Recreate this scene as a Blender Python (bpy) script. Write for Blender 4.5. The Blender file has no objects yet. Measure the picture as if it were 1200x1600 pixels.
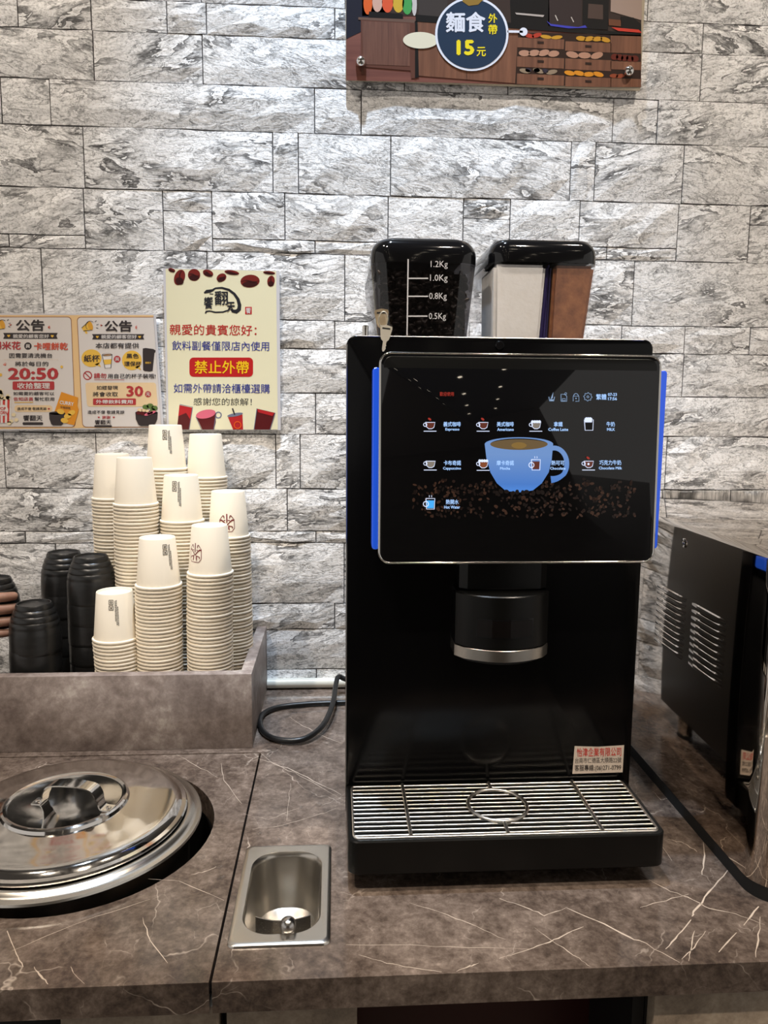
import bpy, bmesh, math, random
from mathutils import Vector, Matrix, noise
random.seed(11)
R = random.Random(5)
sc = bpy.context.scene
COL = sc.collection
PI = math.pi

# ------------------------------------------------------------------ camera, world, light, exposure
cam = bpy.data.cameras.new('camera')
camo = bpy.data.objects.new('camera', cam)
COL.objects.link(camo)
yaw, pitch, roll = 0.06276, -0.13619, 0.00894
fw = Vector((math.sin(yaw) * math.cos(pitch), math.cos(yaw) * math.cos(pitch), math.sin(pitch)))
rt = Vector((math.cos(yaw), -math.sin(yaw), 0))
up = rt.cross(fw)
rt2 = rt * math.cos(roll) + up * math.sin(roll)
up2 = -rt * math.sin(roll) + up * math.cos(roll)
M = Matrix((rt2, up2, -fw)).transposed().to_4x4()
M.translation = Vector((0, -1.4264, 1.3837))
camo.matrix_world = M
cam.sensor_fit = 'HORIZONTAL'
cam.sensor_width = 36.0
cam.lens = 36.0
cam.clip_start = 0.02
sc.camera = camo

w = bpy.data.worlds.new('world')
sc.world = w
w.use_nodes = True
bg = w.node_tree.nodes['Background']
bg.inputs[0].default_value = (1.0, 0.95, 0.90, 1)
bg.inputs[1].default_value = 0.46

def spot(name, loc, aim, power, color, angle=1.6, blend=0.6, rad=0.035):
    l = bpy.data.lights.new(name, 'SPOT')
    l.energy = power; l.color = color; l.spot_size = angle; l.spot_blend = blend; l.shadow_soft_size = rad
    o = bpy.data.objects.new(name, l); COL.objects.link(o)
    o.location = loc
    o.rotation_euler = (Vector(aim) - Vector(loc)).to_track_quat('-Z', 'Y').to_euler()
    return o

COOL = (0.68, 0.82, 1.0)
WARM = (1.0, 0.875, 0.735)
CEIL = 3.6
spot('spot_light_cool', (-0.04, -0.42, 3.57), (0.14, -0.08, 1.30), 255, COOL, 0.66, 0.9, 0.02)
spot('spot_light_warm_left', (-0.95, -0.95, 3.57), (-0.60, -0.20, 1.25), 114, WARM, 1.0, 0.9)
spot('spot_light_warm_right', (1.05, -0.95, 3.57), (0.80, -0.20, 1.2), 112, WARM, 1.0, 0.9)
spot('spot_light_warm_front_left', (-0.55, -1.70, 3.57), (-0.35, -0.80, 0.85), 84, WARM, 0.95, 0.9)
spot('spot_light_warm_front_right', (0.60, -1.70, 3.57), (0.40, -0.80, 0.85), 82, WARM, 0.95, 0.9)

sc.cycles.max_bounces = 7
sc.cycles.diffuse_bounces = 3
sc.cycles.glossy_bounces = 4
sc.cycles.transmission_bounces = 4
sc.cycles.transparent_max_bounces = 8
sc.view_settings.view_transform = 'Standard'
sc.view_settings.look = 'None'
sc.view_settings.gamma = 1.0
sc.view_settings.use_curve_mapping = False
sc.view_settings.exposure = 0.33

# ------------------------------------------------------------------ helpers
WL = {}   # world location of every object (no object is rotated unless noted)

def new_mesh(verts, faces, mat=None, smooth=False):
    me = bpy.data.meshes.new('mesh')
    me.from_pydata([tuple(v) for v in verts], [], faces)
    me.update()
    if mat is not None:
        me.materials.append(mat)
    if smooth:
        for p in me.polygons:
            p.use_smooth = True
    return me

def link(name, me, loc, parent=None):
    o = bpy.data.objects.new(name, me)
    COL.objects.link(o)
    loc = Vector(loc)
    if parent is not None:
        o.parent = parent
        o.location = loc - WL[parent]
    else:
        o.location = loc
    WL[o] = loc
    return o

def obj(name, verts, faces, mat, parent=None, smooth=False, origin=None):
    """verts in world space; the object's origin goes to the bottom centre of the mesh"""
    xs = [v[0] for v in verts]; ys = [v[1] for v in verts]; zs = [v[2] for v in verts]
    c = Vector(origin) if origin is not None else Vector(((min(xs) + max(xs)) / 2, (min(ys) + max(ys)) / 2, min(zs)))
    me = new_mesh([(v[0] - c.x, v[1] - c.y, v[2] - c.z) for v in verts], faces, mat, smooth)
    return link(name, me, c, parent)

def obj_bm(name, bm, mat, parent=None, smooth=False, auto=None):
    verts = [v.co.copy() for v in bm.verts]
    bm.verts.index_update()
    faces = [[v.index for v in f.verts] for f in bm.faces]
    bm.free()
    o = obj(name, verts, faces, mat, parent, smooth)
    if auto is not None:
        sharp(o, auto)
    return o

def sharp(o, ang=0.6):
    me = o.data
    for p in me.polygons:
        p.use_smooth = True
    try:
        me.set_sharp_from_angle(angle=ang)
    except Exception:
        pass
    return o

def thing(name, label, cat, loc, group=None):
    o = link(name, None, loc)
    return tag(o, label, cat, group)

def tag(o, label, cat=None, group=None):
    o['label'] = label
    if cat: o['category'] = cat
    if group: o['group'] = group
    return o

def struct(o):
    o['kind'] = 'structure'
    return o

def box(name, x0, x1, y0, y1, z0, z1, mat, parent=None, bevel=0.0, seg=2):
    bm = bmesh.new()
    bmesh.ops.create_cube(bm, size=1)
    for v in bm.verts:
        v.co = Vector(((x0 + x1) / 2 + v.co.x * (x1 - x0), (y0 + y1) / 2 + v.co.y * (y1 - y0), (z0 + z1) / 2 + v.co.z * (z1 - z0)))
    if bevel > 0:
        bmesh.ops.bevel(bm, geom=bm.edges[:], offset=bevel, segments=seg, affect='EDGES', profile=0.5)
    return obj_bm(name, bm, mat, parent, auto=0.5 if bevel else None)

def boxes(name, lst, mat, parent=None):
    vs, fs = [], []
    for (x0, x1, y0, y1, z0, z1) in lst:
        b = len(vs)
        vs += [(x0, y0, z0), (x1, y0, z0), (x1, y1, z0), (x0, y1, z0), (x0, y0, z1), (x1, y0, z1), (x1, y1, z1), (x0, y1, z1)]
        fs += [[b + i for i in f] for f in ((0, 3, 2, 1), (4, 5, 6, 7), (0, 1, 5, 4), (1, 2, 6, 5), (2, 3, 7, 6), (3, 0, 4, 7))]
    return obj(name, vs, fs, mat, parent)

def rrect(x0, x1, y0, y1, r, n=6):
    """rounded rectangle outline, counter-clockwise in (x, y); r may be one number or four (bl, br, tr, tl)"""
    if not isinstance(r, (list, tuple)): r = (r, r, r, r)
    pts = []
    cs = [(x0 + r[0], y0 + r[0], PI, r[0]), (x1 - r[1], y0 + r[1], 1.5 * PI, r[1]), (x1 - r[2], y1 - r[2], 0, r[2]), (x0 + r[3], y1 - r[3], 0.5 * PI, r[3])]
    for cx, cy, a0, rr in cs:
        for i in range(n + 1):
            a = a0 + (PI / 2) * i / n
            pts.append((cx + rr * math.cos(a), cy + rr * math.sin(a)))
    return pts

def loft(name, rings, mat, parent=None, cap0=True, cap1=True, auto=0.6, closed=True):
    n = len(rings[0])
    vs = [p for r in rings for p in r]
    fs = []
    for k in range(len(rings) - 1):
        for i in range(n if closed else n - 1):
            j = (i + 1) % n
            fs.append([k * n + i, k * n + j, (k + 1) * n + j, (k + 1) * n + i])
    if cap0: fs.append(list(range(n))[::-1])
    if cap1: fs.append([(len(rings) - 1) * n + i for i in range(n)])
    o = obj(name, vs, fs, mat, parent)
    return sharp(o, auto)

def lathe_data(prof, seg=32, c=(0, 0, 0)):
    vs, fs, idx = [], [], []
    for r, z in prof:
        if r < 1e-6:
            idx.append([len(vs)]); vs.append((c[0], c[1], c[2] + z))
        else:
            idx.append(list(range(len(vs), len(vs) + seg)))
            vs += [(c[0] + r * math.cos(2 * PI * i / seg), c[1] + r * math.sin(2 * PI * i / seg), c[2] + z) for i in range(seg)]
    for a, b in zip(idx[:-1], idx[1:]):
        for i in range(seg):
            j = (i + 1) % seg
            if len(a) == 1 and len(b) == 1: continue
            if len(a) == 1: fs.append([a[0], b[j], b[i]])
            elif len(b) == 1: fs.append([a[i], a[j], b[0]])
            else: fs.append([a[i], a[j], b[j], b[i]])
    return vs, fs

def lathe(name, prof, c, mat, parent=None, seg=48, auto=0.7):
    vs, fs = lathe_data(prof, seg, c)
    return sharp(obj(name, vs, fs, mat, parent), auto)

def tube_data(pts, r, seg=8, closed=False, caps=True):
    pts = [Vector(p) for p in pts]
    n = len(pts)
    rs = r if isinstance(r, (list, tuple)) else [r] * n
    vs, fs = [], []
    prev = None
    for i in range(n):
        a = pts[(i - 1) % n] if (closed or i > 0) else pts[i]
        b = pts[(i + 1) % n] if (closed or i < n - 1) else pts[i]
        t = (b - a).normalized()
        if prev is None:
            h = Vector((0, 0, 1)) if abs(t.z) < 0.9 else Vector((1, 0, 0))
            u = t.cross(h).normalized()
        else:
            u = (prev - t * prev.dot(t)).normalized()
        prev = u
        v = t.cross(u)
        for k in range(seg):
            an = 2 * PI * k / seg
            vs.append(pts[i] + (u * math.cos(an) + v * math.sin(an)) * rs[i])
    m = n if closed else n - 1
    for i in range(m):
        for k in range(seg):
            a = i * seg + k; b = i * seg + (k + 1) % seg
            c2 = ((i + 1) % n) * seg + (k + 1) % seg; d = ((i + 1) % n) * seg + k
            fs.append([a, b, c2, d])
    if caps and not closed:
        fs.append(list(range(seg))[::-1]); fs.append([(n - 1) * seg + k for k in range(seg)])
    return vs, fs

def tube(name, pts, r, mat, parent=None, seg=8, closed=False):
    vs, fs = tube_data(pts, r, seg, closed)
    return sharp(obj(name, vs, fs, mat, parent), 0.9)

def smooth_path(pts, k=6):
    out = []
    P = [Vector(p) for p in pts]
    for i in range(len(P) - 1):
        p0 = P[max(i - 1, 0)]; p1 = P[i]; p2 = P[i + 1]; p3 = P[min(i + 2, len(P) - 1)]
        for j in range(k):
            t = j / k
            out.append(0.5 * ((2 * p1) + (p2 - p0) * t + (2 * p0 - 5 * p1 + 4 * p2 - p3) * t * t + (3 * p1 - p0 - 3 * p2 + p3) * t ** 3))
    out.append(P[-1])
    return out

# ------------------------------------------------------------------ materials
def srgb(r, g, b):
    f = lambda c: (c / 255 / 12.92) if c / 255 <= 0.04045 else ((c / 255 + 0.055) / 1.055) ** 2.4
    return (f(r), f(g), f(b))

MATS = {}
def mat(name, col, rough=0.5, metal=0.0, emit=0.0, spec=0.5, coat=0.0, trans=0.0):
    if name in MATS: return MATS[name]
    m = bpy.data.materials.new(name); m.use_nodes = True
    b = m.node_tree.nodes['Principled BSDF']
    b.inputs['Base Color'].default_value = (*col, 1)
    b.inputs['Roughness'].default_value = rough
    b.inputs['Metallic'].default_value = metal
    b.inputs['Specular IOR Level'].default_value = spec
    b.inputs['Coat Weight'].default_value = coat
    b.inputs['Transmission Weight'].default_value = trans
    if emit > 0:
        b.inputs['Base Color'].default_value = (col[0] * .02, col[1] * .02, col[2] * .02, 1)
        b.inputs['Emission Color'].default_value = (*col, 1)
        b.inputs['Emission Strength'].default_value = emit
    MATS[name] = m
    return m

class NG:
    """tiny node-graph helper"""
    def __init__(s, name):
        s.m = bpy.data.materials.new(name); s.m.use_nodes = True
        s.t = s.m.node_tree; s.b = s.t.nodes['Principled BSDF']
    def n(s, typ, **kw):
        nd = s.t.nodes.new(typ)
        for k, v in kw.items(): setattr(nd, k, v)
        return nd
    def l(s, a, b): s.t.links.new(a, b)
    def math(s, op, a, b=None, clamp=False):
        nd = s.n('ShaderNodeMath', operation=op); nd.use_clamp = clamp
        for i, v in enumerate((a, b)):
            if v is None: continue
            if isinstance(v, (int, float)): nd.inputs[i].default_value = v
            else: s.l(v, nd.inputs[i])
        return nd.outputs[0]
    def vmath(s, op, a, b=None):
        nd = s.n('ShaderNodeVectorMath', operation=op)
        for i, v in enumerate((a, b)):
            if v is None: continue
            if isinstance(v, (tuple, list)): nd.inputs[i].default_value = v
            else: s.l(v, nd.inputs[i])
        return nd.outputs[0]
    def noise(s, vec, scale, detail=4, rough=0.55, dist=0.0, out='Fac'):
        nd = s.n('ShaderNodeTexNoise')
        if vec is not None: s.l(vec, nd.inputs['Vector'])
        nd.inputs['Scale'].default_value = scale; nd.inputs['Detail'].default_value = detail
        nd.inputs['Roughness'].default_value = rough; nd.inputs['Distortion'].default_value = dist
        return nd.outputs[out]
    def ramp(s, fac, stops, interp='LINEAR'):
        nd = s.n('ShaderNodeValToRGB'); nd.color_ramp.interpolation = interp
        e = nd.color_ramp.elements
        while len(e) < len(stops): e.new(0.5)
        for el, (p, c) in zip(e, stops):
            el.position = p
            el.color = (c, c, c, 1) if isinstance(c, (int, float)) else (*c, 1)
        s.l(fac, nd.inputs[0])
        return nd.outputs[0]
    def mix(s, fac, a, b, blend='MIX'):
        nd = s.n('ShaderNodeMix', data_type='RGBA', blend_type=blend)
        for sock, v in ((nd.inputs[0], fac), (nd.inputs[6], a), (nd.inputs[7], b)):
            if isinstance(v, (int, float)): sock.default_value = v
            elif isinstance(v, tuple): sock.default_value = (*v, 1)
            else: s.l(v, sock)
        return nd.outputs[2]
    def bump(s, h, strength, dist):
        nd = s.n('ShaderNodeBump'); nd.inputs['Strength'].default_value = strength; nd.inputs['Distance'].default_value = dist
        s.l(h, nd.inputs['Height']); s.l(nd.outputs[0], s.b.inputs['Normal'])
    def pos(s): return s.n('ShaderNodeNewGeometry').outputs['Position']

def stone_material():
    g = NG('split_stone')
    oi = g.n('ShaderNodeObjectInfo')
    rnd = oi.outputs['Random']
    p = g.pos()
    rot = g.n('ShaderNodeVectorRotate', rotation_type='Y_AXIS')
    g.l(p, rot.inputs['Vector'])
    ang = g.math('MULTIPLY', g.math('SUBTRACT', g.math('FRACT', g.math('MULTIPLY', rnd, 17.31)), 0.5), 0.5)
    g.l(ang, rot.inputs['Angle'])
    off = g.n('ShaderNodeCombineXYZ')
    g.l(g.math('MULTIPLY', rnd, 31.7), off.inputs[0]); g.l(g.math('MULTIPLY', rnd, 57.3), off.inputs[2])
    q = g.vmath('ADD', rot.outputs[0], off.outputs[0])
    st = g.vmath('MULTIPLY', q, (1.0, 1.0, 2.9))
    wv = g.noise(st, 10.0, 3, 0.6, 0, 'Color')
    wv = g.vmath('MULTIPLY', g.vmath('SUBTRACT', wv, (0.5, 0.5, 0.5)), (0.09, 0.09, 0.12))
    sw = g.vmath('ADD', st, wv)
    n1 = g.noise(sw, 5.5, 5, 0.60, 0.25)
    n2 = g.noise(g.vmath('MULTIPLY', sw, (1.0, 1.0, 1.3)), 55.0, 4, 0.70, 0.9)
    n3 = g.noise(g.vmath('MULTIPLY', q, (1, 1, 1.2)), 230.0, 2, 0.7)
    nm = g.noise(st, 5.0, 2, 0.5)
    saw = g.math('FRACT', g.math('MULTIPLY', n1, 7.0))
    amt = g.ramp(nm, [(0.40, 0.05), (0.50, 0.45), (0.58, 1.0)])
    dark = g.ramp(saw, [(0.0, 0.21), (0.12, 0.24), (0.22, 0.50), (0.38, 0.84), (0.88, 0.98), (1.0, 1.12)])  # ledge shading of the printed wall covering, put into the stone colour
    base = g.mix(amt, (0.90, 0.90, 0.90), dark)
    n4 = g.noise(sw, 13.0, 4, 0.66, 0.8)
    cre = g.math('ABSOLUTE', g.math('SUBTRACT', n4, 0.5))
    crease = g.ramp(cre, [(0.0, 0.30), (0.009, 0.66), (0.026, 1.0)])
    grain = g.ramp(n2, [(0.32, 0.44), (0.41, 0.84), (0.50, 1.0), (0.68, 1.12)])
    c = g.mix(1.0, base, grain, 'MULTIPLY')
    c = g.mix(0.85, c, crease, 'MULTIPLY')
    fine = g.ramp(n3, [(0.32, 0.68), (0.46, 1.0), (0.65, 1.16)])
    c = g.mix(1.0, c, fine, 'MULTIPLY')
    h = g.math('ADD', g.math('MULTIPLY', g.math('MULTIPLY', saw, amt), 0.35), g.math('ADD', g.math('MULTIPLY', n2, 0.60), g.math('MULTIPLY', n3, 0.2)))
    c = g.mix(1.0, c, (1.0, 0.985, 0.975), 'MULTIPLY')
    g.l(c, g.b.inputs['Base Color'])
    g.b.inputs['Roughness'].default_value = 0.72
    g.b.inputs['Specular IOR Level'].default_value = 0.12
    g.bump(h, 0.5, 0.0042)
    return g.m

def marble_material(name='brown_marble'):
    g = NG(name)
    p = g.pos()
    n1 = g.noise(p, 4.0, 5, 0.62, 0.6)
    n2 = g.noise(p, 26.0, 5, 0.70, 0.5)
    n3 = g.noise(p, 120.0, 3, 0.7, 0.2)
    t = g.math('ADD', g.math('MULTIPLY', n1, 0.34), g.math('ADD', g.math('MULTIPLY', n2, 0.40), g.math('MULTIPLY', n3, 0.26)))
    c = g.ramp(t, [(0.39, srgb(60, 51, 46)), (0.46, srgb(84, 72, 64)), (0.52, srgb(104, 91, 82)), (0.58, srgb(124, 110, 100)), (0.66, srgb(158, 142, 130))])
    wv = g.vmath('MULTIPLY', g.vmath('SUBTRACT', g.noise(p, 5.0, 5, 0.6, 0, 'Color'), (0.5, 0.5, 0.5)), (0.14, 0.14, 0.14))
    pw = g.vmath('ADD', p, wv)
    def vein(scale, wd, lo, hi, stretch):
        vo = g.n('ShaderNodeTexVoronoi', feature='DISTANCE_TO_EDGE'); vo.inputs['Scale'].default_value = scale
        mp = g.n('ShaderNodeMapping'); mp.inputs['Scale'].default_value = stretch; mp.inputs['Rotation'].default_value = (0, 0, 0.6)
        g.l(pw, mp.inputs['Vector']); g.l(mp.outputs[0], vo.inputs['Vector'])
        line = g.ramp(vo.outputs['Distance'], [(0.0, 1.0), (wd, 0.55), (wd * 2.2, 0.0)])
        brk = g.ramp(g.noise(p, 8.0 + scale, 3, 0.6), [(lo, 0.0), (hi, 1.0)])
        return g.math('MULTIPLY', line, brk)
    v = g.math('ADD', vein(7.0, 0.0028, 0.50, 0.64, (1.0, 0.7, 1)), g.math('MULTIPLY', vein(18.0, 0.006, 0.52, 0.66, (1.3, 0.8, 1)), 0.55), clamp=True)
    c = g.mix(g.math('MULTIPLY', v, 0.62), c, srgb(205, 190, 176))
    g.l(c, g.b.inputs['Base Color'])
    g.b.inputs['Roughness'].default_value = 0.11
    g.b.inputs['Specular IOR Level'].default_value = 0.5
    return g.m

def plaster_material(name, stops, scale=6.0, rough=0.55):
    g = NG(name)
    p = g.pos()
    n1 = g.noise(p, scale, 7, 0.62, 0.7)
    n2 = g.noise(p, scale * 9, 6, 0.7, 0.2)
    t = g.math('ADD', g.math('MULTIPLY', n1, 0.62), g.math('MULTIPLY', n2, 0.38))
    g.l(g.ramp(t, stops), g.b.inputs['Base Color'])
    g.b.inputs['Roughness'].default_value = rough
    g.bump(n2, 0.15, 0.001)
    return g.m

def wood_material(name, a, b, axis='Z', scale=220):
    g = NG(name)
    p = g.pos()
    s = (1, 1, 0.05) if axis == 'Z' else (0.05, 1, 1)
    q = g.vmath('MULTIPLY', p, s)
    n = g.noise(q, scale, 4, 0.6, 0.3)
    n2 = g.noise(q, scale * 0.25, 3, 0.6, 0.3)
    t = g.math('ADD', g.math('MULTIPLY', n, 0.5), g.math('MULTIPLY', n2, 0.5))
    g.l(g.ramp(t, [(0.35, a), (0.65, b)]), g.b.inputs['Base Color'])
    g.b.inputs['Roughness'].default_value = 0.4
    return g.m

def brushed_steel(name, col, rough, scale=(1, 60, 60), bump=0.05):
    g = NG(name)
    p = g.vmath('MULTIPLY', g.pos(), scale)
    n = g.noise(p, 30.0, 4, 0.6)
    g.b.inputs['Base Color'].default_value = (*col, 1)
    g.b.inputs['Metallic'].default_value = 1.0
    g.l(g.ramp(n, [(0.3, rough * 0.75), (0.7, rough * 1.3)]), g.b.inputs['Roughness'])
    if bump: g.bump(n, bump, 0.0006)
    return g.m

def clear_plastic(name, tint, gloss=0.05, refl=0.10):
    m = bpy.data.materials.new(name); m.use_nodes = True
    t = m.node_tree; t.nodes.clear()
    out = t.nodes.new('ShaderNodeOutputMaterial')
    tr = t.nodes.new('ShaderNodeBsdfTransparent'); tr.inputs[0].default_value = (*tint, 1)
    gl = t.nodes.new('ShaderNodeBsdfGlossy'); gl.inputs[0].default_value = (1, 1, 1, 1); gl.inputs['Roughness'].default_value = gloss
    lw = t.nodes.new('ShaderNodeLayerWeight'); lw.inputs[0].default_value = 0.5
    pw = t.nodes.new('ShaderNodeMath'); pw.operation = 'POWER'; pw.inputs[1].default_value = 4.0
    t.links.new(lw.outputs['Facing'], pw.inputs[0])
    fr = t.nodes.new('ShaderNodeMath'); fr.operation = 'MULTIPLY_ADD'; fr.inputs[1].default_value = 0.5; fr.inputs[2].default_value = 0.045
    t.links.new(pw.outputs[0], fr.inputs[0])
    mx = t.nodes.new('ShaderNodeMixShader')
    t.links.new(fr.outputs[0], mx.inputs[0]); t.links.new(tr.outputs[0], mx.inputs[1]); t.links.new(gl.outputs[0], mx.inputs[2])
    t.links.new(mx.outputs[0], out.inputs[0])
    return m

M_STONE = stone_material()
M_JOINT = mat('stone_joint', srgb(92, 88, 86), 0.9)
M_MARBLE = marble_material()
M_VEIN = mat('marble_vein', srgb(196, 180, 164), 0.14)
M_BOX = plaster_material('taupe_concrete_laminate', [(0.38, srgb(102, 89, 83)), (0.47, srgb(128, 115, 108)), (0.54, srgb(150, 137, 130)), (0.64, srgb(192, 182, 172))], 7.0)
M_DOOR = plaster_material('beige_concrete_laminate', [(0.36, srgb(112, 98, 84)), (0.5, srgb(146, 130, 112)), (0.66, srgb(176, 160, 140))], 18.0)
M_HOUSE = mat('housing_black', (0.0022, 0.0022, 0.0025), 0.16, spec=0.18)
M_GLOSS = mat('gloss_black', (0.0045, 0.0045, 0.0052), 0.07, spec=0.5)
M_SATIN = mat('satin_black', (0.0030, 0.0030, 0.0028), 0.30, spec=0.3)
M_MATTE = mat('matte_black', (0.006, 0.006, 0.006), 0.7)
M_GLASS = mat('screen_glass', (0.0035, 0.0036, 0.0045), 0.025, spec=0.55)
M_CHROME = mat('chrome', (0.80, 0.78, 0.74), 0.08, 1.0)
M_STEEL = mat('satin_steel', (0.60, 0.565, 0.51), 0.25, 1.0)
M_LID = brushed_steel('polished_lid_steel', (0.74, 0.71, 0.67), 0.075, (6, 6, 6), 0.02)
M_MIRROR = mat('mirror_polished_steel', (0.56, 0.50, 0.44), 0.045, 1.0)
M_RUBBER = mat('rubber', (0.008, 0.008, 0.008), 0.35)
M_PAPER = mat('cup_paper', srgb(243, 232, 212), 0.6)
M_WHITE = mat('white_print', srgb(236, 230, 226), 0.35)

def print_mat(name, rgb, rough=0.35):
    return mat('print_' + name, srgb(*rgb), rough)

# ------------------------------------------------------------------ flat print helpers (layout sheets)
def layout(h):
    return lambda u, v: ((h[0] * u + h[1] * v + h[2]) / (h[6] * u + h[7] * v + 1), (h[3] * u + h[4] * v + h[5]) / (h[6] * u + h[7] * v + 1))

class Sheet:
    """flat print on a vertical sheet facing -y: layout units (u right, v down) -> metres on the sheet"""
    def __init__(s, h, yfun, parent):
        s.f = layout(h); s.y = yfun; s.parent = parent
    def pt(s, u, v, lay):
        x, z = s.f(u, v)
        return (x, s.y(z) - 0.00022 * lay, z)
    def poly(s, name, pts, m, lay=1, parent=None):
        vs = [s.pt(u, v, lay) for u, v in pts]
        return obj(name, vs, [list(range(len(vs)))[::-1]], m, parent or s.parent)
    def multi(s, name, polys, m, lay=1, parent=None):
        vs, fs = [], []
        for pts in polys:
            b = len(vs)
            vs += [s.pt(u, v, lay) for u, v in pts]
            fs.append(list(range(b, b + len(pts)))[::-1])
        return obj(name, vs, fs, m, parent or s.parent)
    def text(s, name, body, u0, v0, u1, v1, m, lay=2, bold=0.0, parent=None, slant=0.0):
        vs0, fs = glyphs(body, bold)
        vs = [s.pt(u0 + a * (u1 - u0), v1 + b * (v0 - v1) + slant * a, lay + 0.16 * k) for a, b, k in vs0]
        return obj(name, vs, fs, m, parent or s.parent)

GC = {}
TXT = bpy.data.curves.new('lettering', 'FONT')
TXO = bpy.data.objects.new('lettering_source', TXT)
TXT.resolution_u = 2
def glyphs(body, bold=0.0):
    k = (body, bold)
    if k in GC: return GC[k]
    TXT.body = body; TXT.size = 1.0
    COL.objects.link(TXO)
    bpy.context.view_layer.update()
    me = bpy.data.meshes.new_from_object(TXO.evaluated_get(bpy.context.evaluated_depsgraph_get()))
    COL.objects.unlink(TXO)
    base = [(v.co.x, v.co.y) for v in me.vertices]
    bf_ = [list(p.vertices) for p in me.polygons]
    vs, fs = [], []
    for dx, dy in (((0, 0),) if bold <= 0 else ((bold, 0), (-bold, 0), (0, bold), (0, -bold))):
        b = len(vs)
        vs += [(x + dx, y + dy, len(vs) // len(base)) for x, y in base]
        fs += [[i + b for i in f] for f in bf_]
    xs = [v[0] for v in vs]; ys = [v[1] for v in vs]
    x0, x1, y0, y1 = min(xs), max(xs), min(ys), max(ys)
    GC[k] = ([((x - x0) / (x1 - x0), (y - y0) / (y1 - y0), c) for x, y, c in vs], fs)
    bpy.data.meshes.remove(me)
    return GC[k]

def ell(cu, cv, ru, rv, rot=0.0, n=24, a0=0.0, a1=2 * PI):
    c, s_ = math.cos(rot), math.sin(rot)
    out = []
    full = abs(a1 - a0 - 2 * PI) < 1e-6
    for i in range(n if full else n + 1):
        a = a0 + (a1 - a0) * i / n
        x, y = ru * math.cos(a), rv * math.sin(a)
        out.append((cu + x * c - y * s_, cv + x * s_ + y * c))
    return out

def rr(u0, v0, u1, v1, r): return rrect(u0, u1, v0, v1, r, 5)

def ring(cu, cv, r0, r1, n=28, a0=0.0, a1=2 * PI, ry=1.0):
    """list of quads of a flat ring"""
    q = []
    for i in range(n):
        a, b = a0 + (a1 - a0) * i / n, a0 + (a1 - a0) * (i + 1) / n
        q.append([(cu + r * math.cos(t), cv + r * ry * math.sin(t)) for r, t in ((r0, a), (r1, a), (r1, b), (r0, b))])
    return q

def stroke(pts, wds):
    """quads along a 2D polyline of varying width"""
    n = len(pts)
    if not isinstance(wds, (list, tuple)): wds = [wds] * n
    L, Rr = [], []
    for i in range(n):
        a = pts[max(i - 1, 0)]; b = pts[min(i + 1, n - 1)]
        dx, dy = b[0] - a[0], b[1] - a[1]
        d = math.hypot(dx, dy) or 1
        nx, ny = -dy / d, dx / d
        wv = wds[i] / 2
        L.append((pts[i][0] + nx * wv, pts[i][1] + ny * wv)); Rr.append((pts[i][0] - nx * wv, pts[i][1] - ny * wv))
    return [[L[i], L[i + 1], Rr[i + 1], Rr[i]] for i in range(n - 1)]

H_WALL = [0.0010655537, 4.3593613e-07, -0.56007658, -5.4418296e-05, -0.0011989983, 2.0502548, -4.6161868e-05, -0.00010212307]
H_BOARD = [0.0010520692, 4.3041743e-07, -0.55298888, -5.4537969e-05, -0.0011856134, 2.0418199, -4.6161868e-05, -0.00010212307]
H_SCREEN = [0.00065203169, 2.6669619e-07, -0.34272047, -5.808828e-05, -0.00078852857, 1.7915842, -4.6161868e-05, -0.00010212307]
H_BODY = [0.00068199705, 2.7895995e-07, -0.35847092, -5.7822339e-05, -0.00081827275, 1.8103285, -4.6161868e-05, -0.00010212307]
H_HOP = [0.00073069076, 2.9888857e-07, -0.38406538, -5.7390185e-05, -0.00086660704, 1.8407879, -4.6161868e-05, -0.00010212307]
H_TOP = [-0.00085322508, -3.5164038e-07, 0.44847513, 3.2338694e-05, 0.0023797551, -2.5653293, 1.4187868e-05, -0.001586843]


# ------------------------------------------------------------------ the setting
TOPZ = 0.85            # worktop height
wall = struct(box('wall_back', -2.6, 2.8, 0.0, 0.12, 0.0, 3.6, M_JOINT))
M_PALE = mat('pale_plaster', srgb(150, 142, 134), 0.8)
M_CEIL = mat('ceiling_paint', srgb(120, 116, 112), 0.8)
floor = struct(box('floor', -4.0, 4.0, -12.0, 0.12, -0.1, 0.0, plaster_material('floor_tile', [(0.3, srgb(96, 90, 84)), (0.7, srgb(128, 120, 112))], 3.0, 0.3)))
ceiling = struct(box('ceiling', -4.0, 4.0, -12.0, 0.12, 3.6, 3.7, M_CEIL))
far = struct(box('wall_front', -4.0, 4.0, -12.12, -12.0, 0.0, 3.6, mat('far_wall_paint', srgb(130, 122, 116), 0.8)))

# stone courses of the wall covering: one tile of the pattern repeats every 0.53 m x 0.523 m
PU, PV = 0.53, 0.523
TILE = [  # (u0, u1, v0, v1)
    (0.295, 0.640, -0.152, 0.000), (0.640, 1.295, -0.152, 0.000),
    (0.000, 0.153, 0.000, 0.142), (0.153, 1.000, 0.000, 0.142),
    (0.252, 0.862, 0.142, 0.336), (0.862, 0.946, 0.142, 0.336), (0.946, 1.252, 0.142, 0.336),
    (0.245, 0.500, 0.336, 0.530), (0.500, 0.660, 0.336, 0.402), (0.500, 0.660, 0.402, 0.530),
    (0.660, 0.900, 0.336, 0.487), (0.900, 1.245, 0.336, 0.487), (0.660, 1.000, 0.487, 0.530), (1.000, 1.245, 0.487, 0.530),
    (0.100, 0.640, 0.530, 0.752), (0.640, 1.100, 0.530, 0.752),
    (0.066, 0.293, 0.752, 0.848), (0.293, 0.530, 0.752, 0.848), (0.530, 0.655, 0.752, 0.848), (0.655, 1.066, 0.752, 0.848)]

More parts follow.
